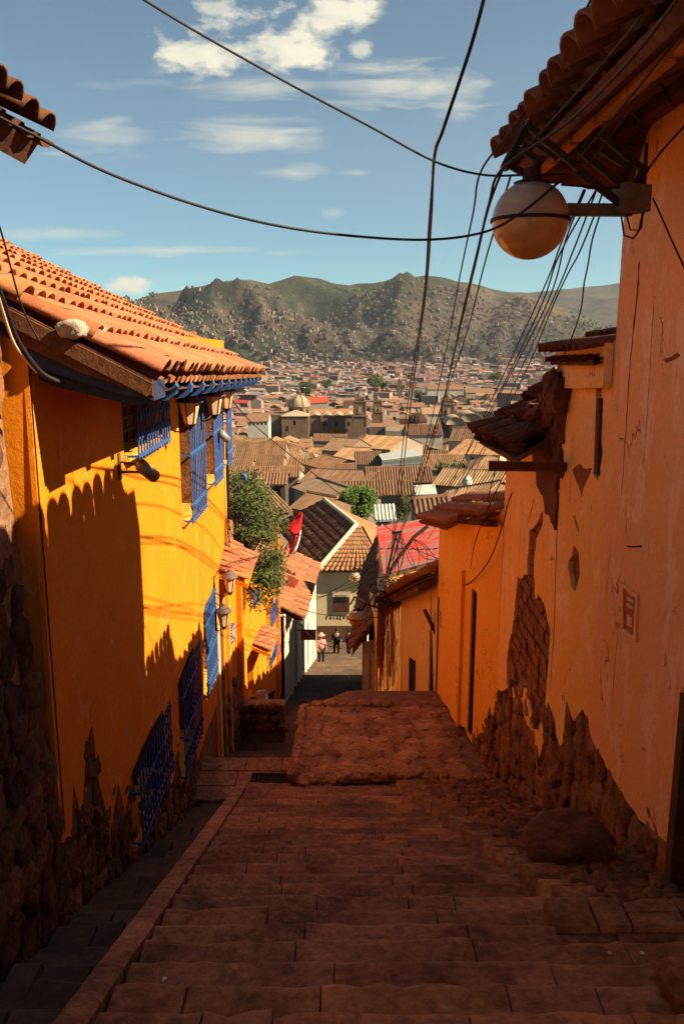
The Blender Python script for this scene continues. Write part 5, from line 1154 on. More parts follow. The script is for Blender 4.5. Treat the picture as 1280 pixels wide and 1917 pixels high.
t, cx_, w_ = tower(660, 686, 810, ((779, 1.06), (752, .92), (747, .7)), DC - 6, par=ch)
for dx in (0,): arch_win(ch, V((cx_.x + dx, cx_.y - .1 + w_ * .03, Wd(672, 766, DC - 6).z)), 1.0, 2.3, mat=m_churchl); 
arch_win(ch, V((cx_.x, cx_.y - .1, Wd(672, 787, DC - 6).z)), .8, 1.0)
t2, cx_, w_ = tower(697, 716, 810, ((772, 1.0), (752, .85)), DC + 40, 'darker second bell tower with a small cupola right of the domed church')
for dx in (-.2, .2): arch_win(t2, V((cx_.x + dx * w_, cx_.y + .2, Wd(706, 764, DC + 40).z)), .7, 1.4, mat=m_churchl)
t3, cx_, w_ = tower(826, 851, 802, ((782, 1.0), (757, .9), (750, .7)), 470, 'dark bell tower behind the bundle of cables right of centre')
arch_win(t3, V((cx_.x, cx_.y, Wd(838, 768, 470).z)), .8, 1.8, mat=m_churchl)
t4, cx_, w_ = tower(743, 753, 745, ((722, 1.0), (714, .8)), 900, 'small far bell tower above the slanting street')
rdm = thing('ribbed_dome_church', 'dark ribbed dome church between the cables right of the slanting street', 'church', Wd(782, 812, 420)); m_ = MB(); rr_ = 17 / F * 420; c_ = Wd(782, 794, 420); c_.y += rr_; m_.lathe(c_, [(rr_ * 1.1, -7), (rr_ * 1.1, -.1), (rr_ * 1.15, 0), (rr_ * 1.15, .5)], 12); m_.build('drum', m_church, rdm)
m_ = MB(); m_.lathe(c_, [(rr_ * cos(a), .5 + 5.0 * sin(a)) for a in [pi / 2 * k / 8 * .95 for k in range(9)]], 20); m_.build('dome', m_iron, rdm)
m_ = MB()
for a_ in range(14): an = a_ * 2 * pi / 14; m_.tube([c_ + V((rr_ * cos(b2) * cos(an), rr_ * cos(b2) * sin(an), .55 + 5.05 * sin(b2))) for b2 in [pi / 2 * k / 8 * .95 for k in range(9)]], .13, 4)
m_.lathe(c_, [(.6, 5.4), (.6, 6.4), (.9, 6.5), (.3, 7.3), (.05, 8.5)], 8); m_.build('dome_ribs', m_church, rdm)
vt = thing('vaulted_church', 'church with three pale rounded vault roofs right of the dark bell tower', 'church', Wd(880, 805, 440)); m_ = MB()
box_px(m_, 846, 925, 792, 806, 452, 12); m_.build('walls', m_church, vt)
for (px, py, r_, h_) in ((853, 795, 5.2, 4.2), (882, 790, 6.5, 4.8), (908, 786, 7.0, 5.0)):
    m_ = MB(); c_ = Wd(px, py, 452); n_ = 10; vs = [V((c_.x + r_ * cos(pi * k / n_), c_.y + q, c_.z + h_ * sin(pi * k / n_))) for q in (0, 22) for k in range(n_ + 1)]; m_.add(vs, [(k, k + 1, n_ + 2 + k, n_ + 1 + k) for k in range(n_)] + [tuple(range(n_ + 1))]); m_.build('vault', m_churchl, vt, True)
# far public buildings
hp('long white arcaded building with a tile roof far behind the cables', (800, 729, 880), (868, 729, 880), 12, 4.5, ribs=0, wallc=(.62, .58, .5), windows=9, name='arcaded_building', grp=None)
hp('long cream building with rows of small windows right of the arcaded building', (872, 735, 860), (925, 735, 860), 10, 4, ribs=0, wallc=(.5, .45, .3), windows=7, name='long_building', grp=None)
hp('white walled building with many windows behind the vaulted church', (790, 775, 560), (832, 775, 560), 9, 3.6, ribs=0, wallc=(.6, .56, .48), windows=7, name='long_building', grp=None)
hp('white house with small windows left of the domed church', (462, 790, 430), (503, 788, 430), 9, 3.6, ribs=0, wallc=(.62, .58, .5), windows=5, grp=None)
hp('red sheet roofed hall behind the domed church', (573, 755, 700), (615, 753, 700), 12, 4, ribs=0, mat=m_signr, name='red_roofed_hall', grp=None)
hp('grey terraced public building at the far right of the town', (930, 735, 700), (1010, 738, 690), 14, 1, ribs=0, wallc=(.2, .15, .12), windows=8, name='public_building', grp=None)
# ---- filler houses, each one its own object
occ = []
def near_hand(px, py): return False
hand = [(o.location.x, o.location.y, 9 if o.location.y < 300 else 13) for o in S.objects if o.type == 'EMPTY' and o.location.y > 60 and o.get('category') in ('house', 'church', 'tower', 'canopy', 'water tank')]
ang = radians(-9); cnt = 0
ctr = V((0, 0)); random.seed(77)
cells = []
for j in range(2, 44):
    v_ = 66 + j * 11.5
    for i in range(-16, 22):
        u_ = i * 13.5; x = u_ * cos(ang) - (v_ - 200) * sin(ang) * .35; y = v_ + u_ * sin(ang) * .6
        if y < 74 or y > 500: continue
        px = 640 + F * x / (y * .98 + 10)
        if px < 405 or px > 985: continue
        cells.append((x, y, px, j))
SEEN = []
rown = {}
ORD = 'first second third fourth fifth sixth seventh eighth ninth tenth eleventh twelfth thirteenth fourteenth fifteenth sixteenth seventeenth eighteenth nineteenth twentieth'.split()
for (x, y, px, jrow) in cells:
    if 480 < y < 560 and 480 < px < 730: continue
    if any(abs(hx - x) < r_ and abs(hy - y) < r_ * (.8 if y > 160 else 1.0) for hx, hy, r_ in hand): continue
    if 480 < px < 735 and y > 425: continue
    if 740 < px < 930 and 400 < y < 480: continue
    if y < 90 and 560 < px < 700: continue
    w_ = U(8, 13.5); dp_ = U(4, 6); g = GROUND(y); h_ = U(4.6, 7.4) if y > 130 else U(4, 5.5); an = ang * .6 + (pi / 2 if R() < .28 else 0) + U(-.12, .12); e = V((cos(an), sin(an), 0)); n = V((-e.y, e.x, 0))
    if n.y < 0: n = -n
    c_ = V((x + U(-1, 1), y + U(-1, 1), g + h_)); E0 = c_ - e * w_ / 2 - n * dp_; E1 = c_ + e * w_ / 2 - n * dp_
    band = 'near' if y < 170 else 'middle' if y < 300 else 'far'
    side = 'left' if px < 560 else 'centre' if px < 740 else 'right'
    lab = {'near': 'tile roofed house close behind the alley roofs, %s of the old town view', 'middle': 'crowded tile roofed house in the middle of the old town, %s side of the view', 'far': 'small tile roofed house around the churches, %s side of the old town view'}[band] % side
    k1 = rown.setdefault(jrow, [len(rown), 0]); k1[1] += 1
    lab = '%s house, %s from the left in the %s row of old town roofs' % (('clay roofed', 'tile roofed', 'brown roofed')[(cnt * 7) % 3], ORD[min(19, k1[1] - 1)], (ORD[k1[0]] if k1[0] < 20 else 'twenty ' + ORD[k1[0] - 20]))
    gable('town_house', lab, E0, E1, dp_, dp_ * U(.30, .42), grp='tile roofed houses of the old town', ribs=.55 if y < 210 else .8 if y < 330 else 0, windows=(3 if R() < .6 else 0) if y < 330 else 0, hipped=U(1.5, 3) if R() < .25 else 0)
    cnt += 1
    if cnt >= 250: break
print('filler houses', cnt)
# ---- distant town as one mass
random.seed(5); dt = MB(); 
WC = [(.24, .16, .12), (.30, .20, .14), (.21, .13, .095), (.36, .29, .22), (.36, .31, .25), (.25, .21, .18), (.18, .11, .085), (.33, .17, .11), (.20, .17, .155)]
RC = [(.31, .17, .105), (.27, .14, .09), (.35, .21, .14), (.24, .18, .14), (.28, .24, .21), (.42, .37, .32), (.22, .12, .08), (.33, .14, .10), (.17, .15, .145), (.15, .20, .27)]
def far_house(x, y, z, w_, d_, h_, an, flat, wc, rc_):
    e = V((cos(an), sin(an), 0)); n = V((-e.y, e.x, 0)); c_ = V((x, y, z - 4)); up = V((0, 0, h_ + 4))
    b_ = [c_ - e * w_ - n * d_, c_ + e * w_ - n * d_, c_ + e * w_ + n * d_, c_ - e * w_ + n * d_]; t_ = [p + up for p in b_]
    dt.add(b_ + t_, [(0, 1, 5, 4), (1, 2, 6, 5), (2, 3, 7, 6), (3, 0, 4, 7)], wc)
    if flat: dt.face(t_, rc_)
    else:
        r0 = (t_[0] + t_[3]) / 2 + V((0, 0, d_ * .45)); r1 = (t_[1] + t_[2]) / 2 + V((0, 0, d_ * .45)); dt.add([t_[0], t_[1], t_[2], t_[3], r0, r1], [(0, 1, 5, 4), (2, 3, 4, 5)], rc_); dt.add([t_[0], t_[3], r0, t_[1], t_[2], r1], [(0, 2, 1), (3, 4, 5)], wc)
nh = 0; y = 500.0
while y < 3050:
    st_ = 12 + (y - 500) * .0022; half = .30 * y; x = -.26 * y
    while x < half + 60:
        px = 640 + F * x / y * .98; xx = x + U(-3, 3); yy_ = y + U(-4, 4)
        skip = (y < 560 and (490 < px < 730)) or (y < 520 and 740 < px < 930)
        if not skip and px > 250 and px < 1190:
            z = TZ(xx, yy_); zg = GROUND(yy_); ris = z - zg; 
            lim = interp(px, [(250, 200), (480, 190), (600, 210), (760, 270), (1000, 300), (1150, 300)])
            dens_ = 1.0 if ris < 12 else 1.5 * max(0, 1.15 - ris / lim) * (1.0 + 1.1 * noise.noise(V((xx / 110, yy_ / 110, 3))))
            if y > 1100 and ris > 30 and noise.noise(V((xx / 260, yy_ / 260, 8))) > .33: dens_ *= .3
            if R() < dens_:
                hill = ris > 14; far_ = y > 1250; big = R() < (.05 if not hill else 0); w_ = U(2.8, 5.4) if hill else U(3.6, 7) * (1.6 if big else 1); d_ = U(2.6, 4.2) if hill else U(3.5, 5.8); h_ = (U(2.6, 6.5) if hill else U(3, 8)) if not big else U(8, 15)
                flat = R() < (.25 if y < 900 else .72); wc = jt(WC[int(R() * len(WC))], .15); rc_ = jt(RC[int(R() * (4 if y < 900 else len(RC)))], .15)
                if R() < .035: rc_ = (.42, .06, .04)
                far_house(xx, yy_, z, w_, d_, h_, U(-.25, .15) + (pi / 2 if R() < .3 else 0) - .15, flat, wc, rc_); nh += 1
        x += st_ * U(.72, 1.05) * (.62 if y > 1250 else 1)
    y += st_ * (1.0 if y < 1250 else .95)
o = dt.build('distant_town', m_town, None, False, 'stuff'); tag(o, 'thousands of small brick and plaster houses covering the valley and lower hillsides', 'town')
print('far houses', nh, len(dt.f))
# ================================================================== STREET LAMPS, CABLES, FLAG, PEOPLE, PLANTS
def globe(c, r, label, beam_to=None, meander=None, nm='globe_lamp'):
    c = V(c); t = thing(nm, label, 'street lamp', c, None)
    n = 18; m_ = MB(); m_.lathe(c, [(r * .25 if k == 0 else r * cos(a), r * sin(a)) for k, a in [(k, pi / 2 * .92 * (1 - k / 9)) for k in range(10)]], 28); m_.build('upper_globe', m_globe, t, True)
    m_ = MB(); m_.lathe(c, [(r * cos(a), -r * sin(a)) for a in [pi / 2 * k / 9 for k in range(10)]], 28); m_.build('lower_globe', m_globe2, t, True)
    m_ = MB(); m_.lathe(c, [(r * .98, .045 * r), (r * 1.04, .045 * r), (r * 1.04, -.045 * r), (r * .98, -.045 * r)], 28); m_.build('rim', m_iron, t)
    m_ = MB(); m_.lathe(c, [(r * .45, r * .86), (r * .47, r * .95), (r * .25, r * 1.02), (r * .22, r * 1.3), (0, r * 1.32)], 16); m_.build('cap', m_iron, t)
    return t
c1 = Wd(992, 412, 4.85); L1 = globe(c1, .222, 'large round glass street lamp hanging under the right hand eave')
wallp = Wd(1165, 392, 4.95)
m_ = MB(); m_.beam(Wd(1060, 392, 4.9), Wd(1180, 393, 4.98), .05, .07); m_.build('support_beam', m_grey, L1)
def meander(fn, pts, w_, m_):
    for a, b_ in zip(pts, pts[1:]): A_, B_ = fn(*a), fn(*b_); e = (B_ - A_).normalized() * w_ * .5; m_.beam(A_ - e, B_ + e, w_, w_ * .8)
m_ = MB(); f1 = lambda px, py: Wd(px, py, 4.88)
meander(f1, [(948, 305), (985, 232), (1150, 372)], .045, m_)
meander(f1, [(948, 305), (992, 330), (1010, 300), (985, 285)], .045, m_)
meander(f1, [(1090, 285), (1118, 245), (1205, 318), (1188, 352)], .045, m_)
meander(f1, [(1090, 285), (1160, 345), (1175, 312), (1128, 282)], .045, m_)
meander(f1, [(992, 262), (1040, 295)], .03, m_); meander(f1, [(1085, 325), (1165, 385)], .04, m_)
m_.build('scrolled_bracket', m_iron, L1)
m_ = MB(); p = Wd(1182, 372, 4.9); m_.box(p, (.085, .07, .075), .3); m_.box(p + V((-.05, -.06, 0)), (.03, .03, .08), .3); tag(m_.build('junction_box', m_grey), 'grey electric junction box on the salmon wall beside the big round lamp', 'junction box')
m_ = MB(); p = Wd(1207, 300, 4.95); m_.beam(Wd(1210, 268, 4.95), Wd(1203, 400, 4.95), .02, .02); m_.tube([Wd(1163, 405, 4.85), Wd(1168, 440, 4.85), Wd(1185, 446, 4.85), Wd(1200, 425, 4.88), Wd(1205, 380, 4.9)], .006, 5); m_.tube([Wd(1172, 400, 4.85), Wd(1180, 430, 4.85), Wd(1196, 430, 4.85), Wd(1204, 390, 4.9)], .006, 5)
tag(m_.build('cable_loop', m_cable), 'loops of cable dangling below the grey junction box on the salmon wall', 'cable')
c2 = Wd(668, 1157, 17.5); L2 = globe(c2, .19, 'round orange tinted street lamp over the lower street below the tangled cables')
m_ = MB(); f2 = lambda px, py: Wd(px, py, 17.5)
def key(o, s, m_, fn, w_, fl=1):
    ox, oy = o; P_ = [(0, 0), (8, -14), (30, -2), (22, 14), (8, 6), (12, -2), (20, 2)]
    meander(fn, [(ox + x * s * fl, oy + y * s) for x, y in P_], w_, m_)
key((656, 1131), .95, m_, f2, .035); key((692, 1128), .95, m_, f2, .035)
meander(f2, [(684, 1130), (712, 1140)], .035, m_); meander(f2, [(669, 1136), (671, 1142)], .06, m_); m_.build('scrolled_bracket', m_iron, L2)
c3 = Wd(664, 1080, 34); L3 = globe(c3, .22, 'farthest round street lamp, pale, under the roof at the street end')
m_ = MB(); f3 = lambda px, py: Wd(px, py, 34); key((658, 1070), .55, m_, f3, .05); key((668, 1070), .5, m_, f3, .05); m_.build('scrolled_bracket', m_iron, L3)
# ---- cables; every control point is pixel x, pixel y, distance
def cat(pts, n=10):
    P_ = [Wd(*p) for p in pts]; r_ = []
    for i in range(len(P_) - 1):
        p0 = P_[max(i - 1, 0)]; p1 = P_[i]; p2 = P_[i + 1]; p3 = P_[min(i + 2, len(P_) - 1)]
        for k in range(n): t = k / n; r_.append(.5 * ((2 * p1) + (p2 - p0) * t + (2 * p0 - 5 * p1 + 4 * p2 - p3) * t * t + (3 * p1 - p0 - 3 * p2 + p3) * t ** 3))
    r_.append(P_[-1]); return r_
def cable(pts, r, label, mat=None, n=10, grp=None):
    m_ = MB(); m_.tube(cat(pts, n), r, 5); return tag(m_.build('cable', mat or m_cable, None, True), label, 'cable', grp)
cable([(-40, 198, 3.4), (60, 250, 3.6), (200, 322, 3.9), (370, 384, 4.2), (520, 422, 4.4), (660, 441, 4.6), (800, 448, 4.7), (905, 434, 4.7), (975, 398, 4.55), (1040, 345, 4.65), (1062, 332, 4.8)], .0075, 'long sagging cable crossing the whole sky from the left eave to the big round lamp')
cable([(225, -30, 4.2), (350, 48, 4.5), (530, 150, 4.8), (690, 235, 5.0), (810, 300, 5.1), (900, 326, 5.1), (985, 327, 4.95), (1062, 325, 4.85)], .007, 'upper cable running from the top edge beside the large cloud to the lamp bracket')
cable([(910, -20, 4.3), (880, 90, 4.5), (830, 240, 5), (812, 300, 5.4), (806, 420, 7), (795, 560, 10), (768, 760, 15), (745, 960, 19), (735, 1010, 20.5)], .011, 'thick cable dropping steeply from the top edge to the red roof', m_cable)
cable([(812, 300, 5.4), (803, 420, 6.8), (790, 580, 10), (760, 780, 15), (728, 1070, 20)], .009, 'thin cable hanging close along the thick steep cable above the red roof', m_cable)
cable([(1110, -10, 4.4), (1050, 100, 4.8), (960, 240, 5.2), (900, 320, 5.6), (885, 400, 6.5), (860, 520, 8.5), (830, 680, 12), (790, 860, 16), (748, 1010, 20)], .0075, 'blue black cable coming down from the top edge left of the eave tiles', m_cable_v)
cable([(1280, -20, 2.85), (1180, 110, 3.35), (1060, 230, 4.2), (940, 315, 4.8), (915, 380, 5.2), (893, 470, 6.5), (862, 600, 9), (826, 760, 13), (760, 960, 19), (738, 1035, 20.5)], .0085, 'cable from the right eave turning down left of the big round lamp', m_cable)
cable([(942, 312, 4.8), (912, 395, 5.4), (888, 500, 7), (850, 660, 10), (810, 830, 15), (756, 985, 19.5)], .0085, 'parallel cable just left of the big round lamp', m_cable)
cable([(955, 330, 5.0), (925, 430, 5.8), (905, 500, 7), (868, 640, 10), (815, 800, 14), (775, 960, 19)], .007, 'slimmer cable falling behind the big round lamp', m_cable_v)
FAN = [((1092, 355), (1050, 455), (1008, 560), (905, 780), (820, 960)), ((1095, 355), (1058, 450), (1018, 580), (920, 770), (850, 925)), ((1118, 350), (1072, 470), (1035, 560), (962, 720), (866, 935)),
       ((1117, 352), (1045, 480), (1000, 600), (900, 800), (790, 1000)), ((1128, 360), (1085, 470), (1042, 555), (950, 760), (800, 1010)), ((1130, 380), (1108, 450), (1095, 520), (1060, 655), (905, 970), (880, 1065))]
words = ['leftmost of the thin cables fanning down below the lamp beam', 'second thin cable from the left in the fan below the lamp beam', 'third thin cable from the left in the fan below the lamp beam', 'thin cable crossing the others in the fan below the lamp beam', 'thin blue black cable second from the right in the fan below the lamp beam', 'rightmost thin cable of the fan passing in front of the orange wall']
for k, pts in enumerate(FAN):
    ds = [5.1, 6.0, 7.2, 11.5, 17] if k != 5 else [5.1, 5.9, 6.6, 7.4, 9.2, 12.5]
    cable([(x, y, d) for (x, y), d in zip(pts, ds)], .0065, words[k], m_cable_v)
cable([(1290, 225, 4.4), (1240, 280, 4.7), (1200, 330, 4.85), (1160, 350, 4.85), (1050, 345, 4.85)], .007, 'cable running from the right edge to the junction box')
cable([(1222, 370, 4.95), (1240, 410, 4.9), (1262, 460, 4.75), (1290, 520, 4.6)], .006, 'cable sloping down from the junction box across the salmon plaster')
cable([(1215, 150, 4.9), (1240, 160, 4.85), (1255, 190, 4.8)], .006, 'short hooked cable end high on the salmon wall')
cable([(1180, 205, 4.9), (1200, 230, 4.9), (1195, 250, 4.9), (1170, 265, 4.9)], .006, 'short looped cable under the right eave')
cable([(1300, 30, 3.3), (1180, 180, 4.0), (1080, 300, 4.85)], .007, 'cable lying close under the right eave boards')
cable([(1300, 60, 3.4), (1215, 160, 4.0), (1100, 310, 4.85)], .006, 'lower cable under the right eave boards')
cable([(1200, 30, 3.2), (1100, 150, 3.9), (1000, 260, 4.7), (950, 315, 4.85)], .005, 'thin cable across the dark eave tiles on the right')
cable([(843, 1104, 14.4), (880, 1090, 12.5), (915, 1050, 11.2), (940, 985, 10.6), (955, 930, 10.4), (985, 880, 10), (1010, 800, 9), (1030, 730, 8.2)], .009, 'looping cable hanging on the deep yellow wall')
cable([(843, 1068, 14.4), (880, 1020, 13), (905, 960, 12), (930, 870, 10.5), (960, 780, 9.5)], .008, 'cable rising over the deep yellow house coping')
# left side
cable([(-8, 400, 4.6), (10, 460, 4.8), (40, 570, 5.0), (75, 640, 5.1)], .006, 'thin cable hanging over the left roof tiles')
cable([(-10, 520, 4.5), (12, 580, 4.7), (35, 640, 4.85), (75, 695, 5.0), (110, 715, 5.1)], .017, 'thick bundled cable hanging down at the left house corner')
cable([(-10, 530, 4.5), (8, 590, 4.7), (30, 648, 4.85), (70, 698, 5.0)], .009, 'thin pale taped cable beside the bundled cable at the left corner', m_cream)
cable([(425, 735, 13.6), (470, 790, 15), (560, 865, 17), (650, 935, 19), (740, 998, 20.5)], .010, 'straight cable from the yellow house corner across the old town roofs to the cable mast')
# mast with the knot of cables
mast = thing('cable_mast', 'leaning dark iron cable mast with a knot of wires over the red roof', 'mast', (1.2, 20, -6.5))
m_ = MB(); m_.tube([Wd(722, 1082, 20.3), Wd(745, 1045, 20.4), Wd(775, 1005, 20.5), Wd(800, 985, 20.6)], .045, 7); m_.build('pole', m_iron, mast)
m_ = MB(); m_.tube([Wd(722, 1082, 20.0), Wd(742, 998, 20.2)], .03, 6); m_.beam(Wd(733, 998, 20.2), Wd(752, 996, 20.2), .06, .06); m_.build('cable_head', m_iron, mast)
random.seed(5)
tg = MB()
for k in range(11):
    x0_ = U(738, 752); x1_ = U(722, 800); tg.tube(cat([(x0_, 1000, 20.2), ((x0_ + x1_) / 2 + U(-15, 15), U(1020, 1050), 20.1), (x1_, U(1065, 1090), 20.0)], 6), .011, 4)
for k in range(5):
    tg.tube(cat([(775, 1010, 20.4), (U(770, 800), U(1020, 1050), 20.2), (U(780, 840), U(1050, 1080), 19.8), (U(820, 842), U(1070, 1095), 19)], 6), .010, 4)
tg.build('hanging_wires', m_cable, mast)
tn = MB()
for k in range(60):
    c_ = (U(712, 748), U(1085, 1140)); p_ = [(c_[0] + U(-16, 16), c_[1] + U(-18, 18), 19.0 + U(-.1, .1)) for _ in range(4)]; tn.tube(cat(p_, 5), .008, 3)
o = tn.build('cable_tangle', m_cable, None); tag(o, 'dense tangle of black cables at the top of the weathered orange gable', 'cable tangle'); o['kind'] = 'thing'
for i, (pts, lb) in enumerate([([(570, 1095, 30), (600, 1112, 30), (640, 1098, 28), (690, 1085, 24)], 'sagging wire in front of the cream street end wall'), ([(585, 1118, 28), (610, 1114, 28), (650, 1090, 26), (695, 1062, 24)], 'upper rising wire across the cream street end wall'),
        ([(560, 1139, 22), (600, 1150, 21), (650, 1154, 20), (712, 1156, 19.5)], 'wire stretched across the street behind the orange tinted lamp'), ([(590, 1122, 26), (640, 1105, 24), (712, 1080, 21)], 'lower rising wire across the cream street end wall'), ([(562, 1168, 24), (580, 1190, 22), (600, 1205, 21), (640, 1215, 21)], 'drooping wire beside the hanging red sign'),
        ([(466, 1100, 18.2), (500, 1115, 19), (526, 1150, 19.5), (560, 1170, 20)], 'wire along the second yellow house under the tree')]): cable(pts, .010, lb)
# ---- flag
fl = thing('flag', 'red flag with a white band hanging from a thin slanted pole over the tiled roofs', 'flag', Wd(545, 1030, 19.5))
m_ = MB(); m_.tube([Wd(520, 1062, 19.8), Wd(566, 955, 19.5)], .010, 5); m_.build('pole', m_iron, fl)
def cloth(rows, name, mat, d=19.5):
    m_ = MB(); nx = 7
    for j, (a, b_) in enumerate(rows):
        for i in range(nx): t = i / (nx - 1); p = Wd(a[0] + (b_[0] - a[0]) * t, a[1] + (b_[1] - a[1]) * t, d + .04 * sin(t * 5 + j)); m_.v.append(tuple(p))
    for j in range(len(rows) - 1):
        for i in range(nx - 1): a = j * nx + i; m_.f.append((a, a + 1, a + nx + 1, a + nx)); m_.c.append(None); m_.mi.append(0)
    o = m_.build(name, mat, fl, True); s_ = o.modifiers.new('thick', 'SOLIDIFY'); s_.thickness = .006
cloth([((563, 958), (566, 960)), ((552, 970), (565, 975)), ((535, 987), (563, 990)), ((541, 993), (560, 1000)), ((549, 1000), (556, 1003))], 'red_cloth', m_red)
cloth([((549, 1001), (556, 1003)), ((547, 1014), (553, 1017)), ((543, 1026), (548, 1030)), ((540, 1037), (545, 1037))], 'red_tail', m_red, 19.53)
cloth([((556.3, 1001), (564, 992)), ((553.3, 1014), (561, 1010)), ((548.3, 1030), (556, 1026)), ((545.5, 1037), (551, 1038))], 'white_band', m_wcloth, 19.5)
# ---- people: one skinned body each, clothing and hair as children
def skin_obj(name, joints, edges, radii, mat, parent, root=0, sub=1):
    me = bpy.data.meshes.new(name); o_ = ORG[parent.name]; me.from_pydata([tuple(V(j) - o_) for j in joints], edges, []); me.materials.append(mat)
    ob = bpy.data.objects.new(name, me); C.objects.link(ob); ob.parent = parent
    s_ = ob.modifiers.new('skin', 'SKIN'); s_.use_smooth_shade = True
    sv = me.skin_vertices[0].data
    for k, r_ in enumerate(radii): sv[k].radius = (r_, r_) if not isinstance(r_, tuple) else r_; sv[k].use_root = (k == root)
    sb_ = ob.modifiers.new('sub', 'SUBSURF'); sb_.levels = sub; sb_.render_levels = sub
    return ob
def person(base, h, yaw, label, top, legs, hat=None, pose='stand', arm=.25):
    base = V(base); t = thing('person', label, 'person', base); s = h / 1.75; Rm = Matrix.Rotation(yaw, 3, 'Z')
    def P_(x, y, z): return base + Rm @ V((x * s, y * s, z * s))
    lean = 0
    if pose == 'bend': hip = (0, 0, .92); ch = (0, .34, 1.10); nk = (0, .50, 1.06); hd = (0, .62, 1.0)
    else: hip = (0, 0, .95); ch = (0, 0, 1.30); nk = (0, .01, 1.47); hd = (0, .03, 1.62)
    hl, hr_ = ([(-.18, .45, .85), (-.2, .5, .62), (-.19, .56, .42)], [(.18, .45, .85), (.2, .5, .62), (.19, .56, .42)]) if pose == 'bend' else ([(-.21, 0, 1.36), (-.27, .02, 1.08), (-.25, arm * .5, .84)], [(.21, 0, 1.36), (.28, .02, 1.08), (.22, arm, .88)])
    J = [hip, ch, nk, hd, (-.10, 0, .9), (-.11, .03, .50), (-.11, 0, .08), (-.12, .12, .03), (.10, 0, .9), (.12, .04, .50), (.13, -.02, .08), (.14, .10, .03)] + hl + hr_
    E = [(0, 1), (1, 2), (2, 3), (0, 4), (4, 5), (5, 6), (6, 7), (0, 8), (8, 9), (9, 10), (10, 11), (1, 12), (12, 13), (13, 14), (1, 15), (15, 16), (16, 17)]
    rad = [.14, .16, .055, .095, .085, .055, .038, .04, .085, .055, .038, .04, .055, .042, .03, .055, .042, .03]
    skin_obj('body', [P_(*j) for j in J], E, [r_ * s for r_ in rad], m_skin, t)
    T = [hip, ch] + hl[:2] + hr_[:2]; T = [(hip[0], hip[1], hip[2] - .06)] + T[1:]
    skin_obj('top', [P_(*j) for j in T], [(0, 1), (1, 2), (2, 3), (1, 4), (4, 5)], [r_ * s for r_ in (.165, .185, .075, .055, .075, .055)], top, t)
    T = [hip, J[4], J[5], J[6], J[8], J[9], J[10]]
    skin_obj('trousers', [P_(*j) for j in T], [(0, 1), (1, 2), (2, 3), (0, 4), (4, 5), (5, 6)], [r_ * s for r_ in (.15, .105, .075, .06, .105, .075, .06)], legs, t)
    hp = P_(*hd); m_ = MB(); m_.rock(hp + Rm @ V((0, -.025 * s, .035 * s)), (.105 * s, .12 * s, .11 * s), 2, 1, .05); m_.build('hair', m_hair, t, True)
    if hat:
        m_ = MB(); m_.lathe(hp + V((0, 0, .07 * s)), [(.0, .13 * s), (.09 * s, .12 * s), (.105 * s, .03 * s), (.20 * s, .0), (.20 * s, -.012 * s), (.0, -.01)], 14); m_.build('hat', hat, t, True)
    return t
gz = lambda y: GROUND(y) + .02
p = Wd(601, 1247, 38.5); person((p.x, p.y, p.z), 1.58, radians(-150), 'person in wide brimmed hat and pink top at the left of the lower street', m_cloth_p, m_cloth_d, m_straw, 'stand', .3)
p = Wd(630, 1230, 47.5); person((p.x, p.y, p.z), 1.75, radians(170), 'person in dark clothes standing in the middle of the street end', m_cloth_d, m_cloth_d)
p = Wd(653, 1230, 47.0); person((p.x, p.y, p.z), 1.68, radians(120), 'person in dark clothes beside the tiled eave at the street end', m_cloth_d, m_cloth_d, None, 'stand', .35)
p = Wd(476, 1300, 17.6); person((p.x + .20, p.y + .25, p.z - 1.06), 1.72, radians(160), 'person in a pale shirt bending forward behind the low stone wall', m_wcloth, m_cloth_d, None, 'bend')
# ---- trees
def leaves(mb, cs, n, sz, spread, flat=.8, tone=1):
    for _ in range(n):
        c_, r_ = cs[int(R() * len(cs))]; a = V((random.gauss(0, 1), random.gauss(0, 1), random.gauss(0, 1) * flat)); a = a.normalized() * (r_ * (R() ** .45)) if a.length > 0 else a
        p = V(c_) + a; u = V((U(-1, 1), U(-1, 1), U(-1, 1))).normalized(); w_ = u.orthogonal().normalized(); s_ = sz * U(.6, 1.3); k = U(.55, 1.25) * tone
        mb.face([p - u * s_ * 1.3, p + w_ * s_ * .5, p + u * s_ * 1.3, p - w_ * s_ * .5], (k, k, k * U(.7, 1)))
def tree(name, label, base, clusters, n, sz, leafm, group=None, trunk=.12, tone=1, flat=.8):
    base = V(base); t = thing(name, label, 'tree', base, group); cen = sum((V(c_) for c_, r_ in clusters), V((0, 0, 0))) / len(clusters)
    b_ = MB(); mid = base.lerp(cen, .6); b_.tube([base, base.lerp(mid, .5) + V((trunk * .3, 0, 0)), mid, cen], [trunk, trunk * .8, trunk * .6, trunk * .25], 7)
    for c_, r_ in clusters[::max(1, len(clusters) // 12)]: b_.tube([mid, mid.lerp(V(c_), .6) + V((0, 0, r_ * .1)), V(c_)], [trunk * .35, trunk * .2, trunk * .05], 5)
    b_.build('trunk', m_bark, t); l_ = MB(); leaves(l_, clusters, n, sz, 1, flat, tone); l_.build('crown', leafm, t); return t
random.seed(21); cs = []
for k in range(34):
    tt = R(); px = 425 + 45 * tt + U(0, 75) * (1 - abs(tt - .45)); py = 892 + tt * 215; 
    cs.append((Wd(px + 6, py, 16.5 + U(-.5, .6)), U(.16, .34)))
for (px, py) in ((445, 905), (470, 900), (490, 925), (440, 940), (505, 960), (495, 1000), (512, 1060), (500, 1095), (488, 1120), (515, 1090), (470, 1060), (450, 1000), (480, 960)): cs.append((Wd(px, py, 16.4 + U(-.4, .4)), .3))
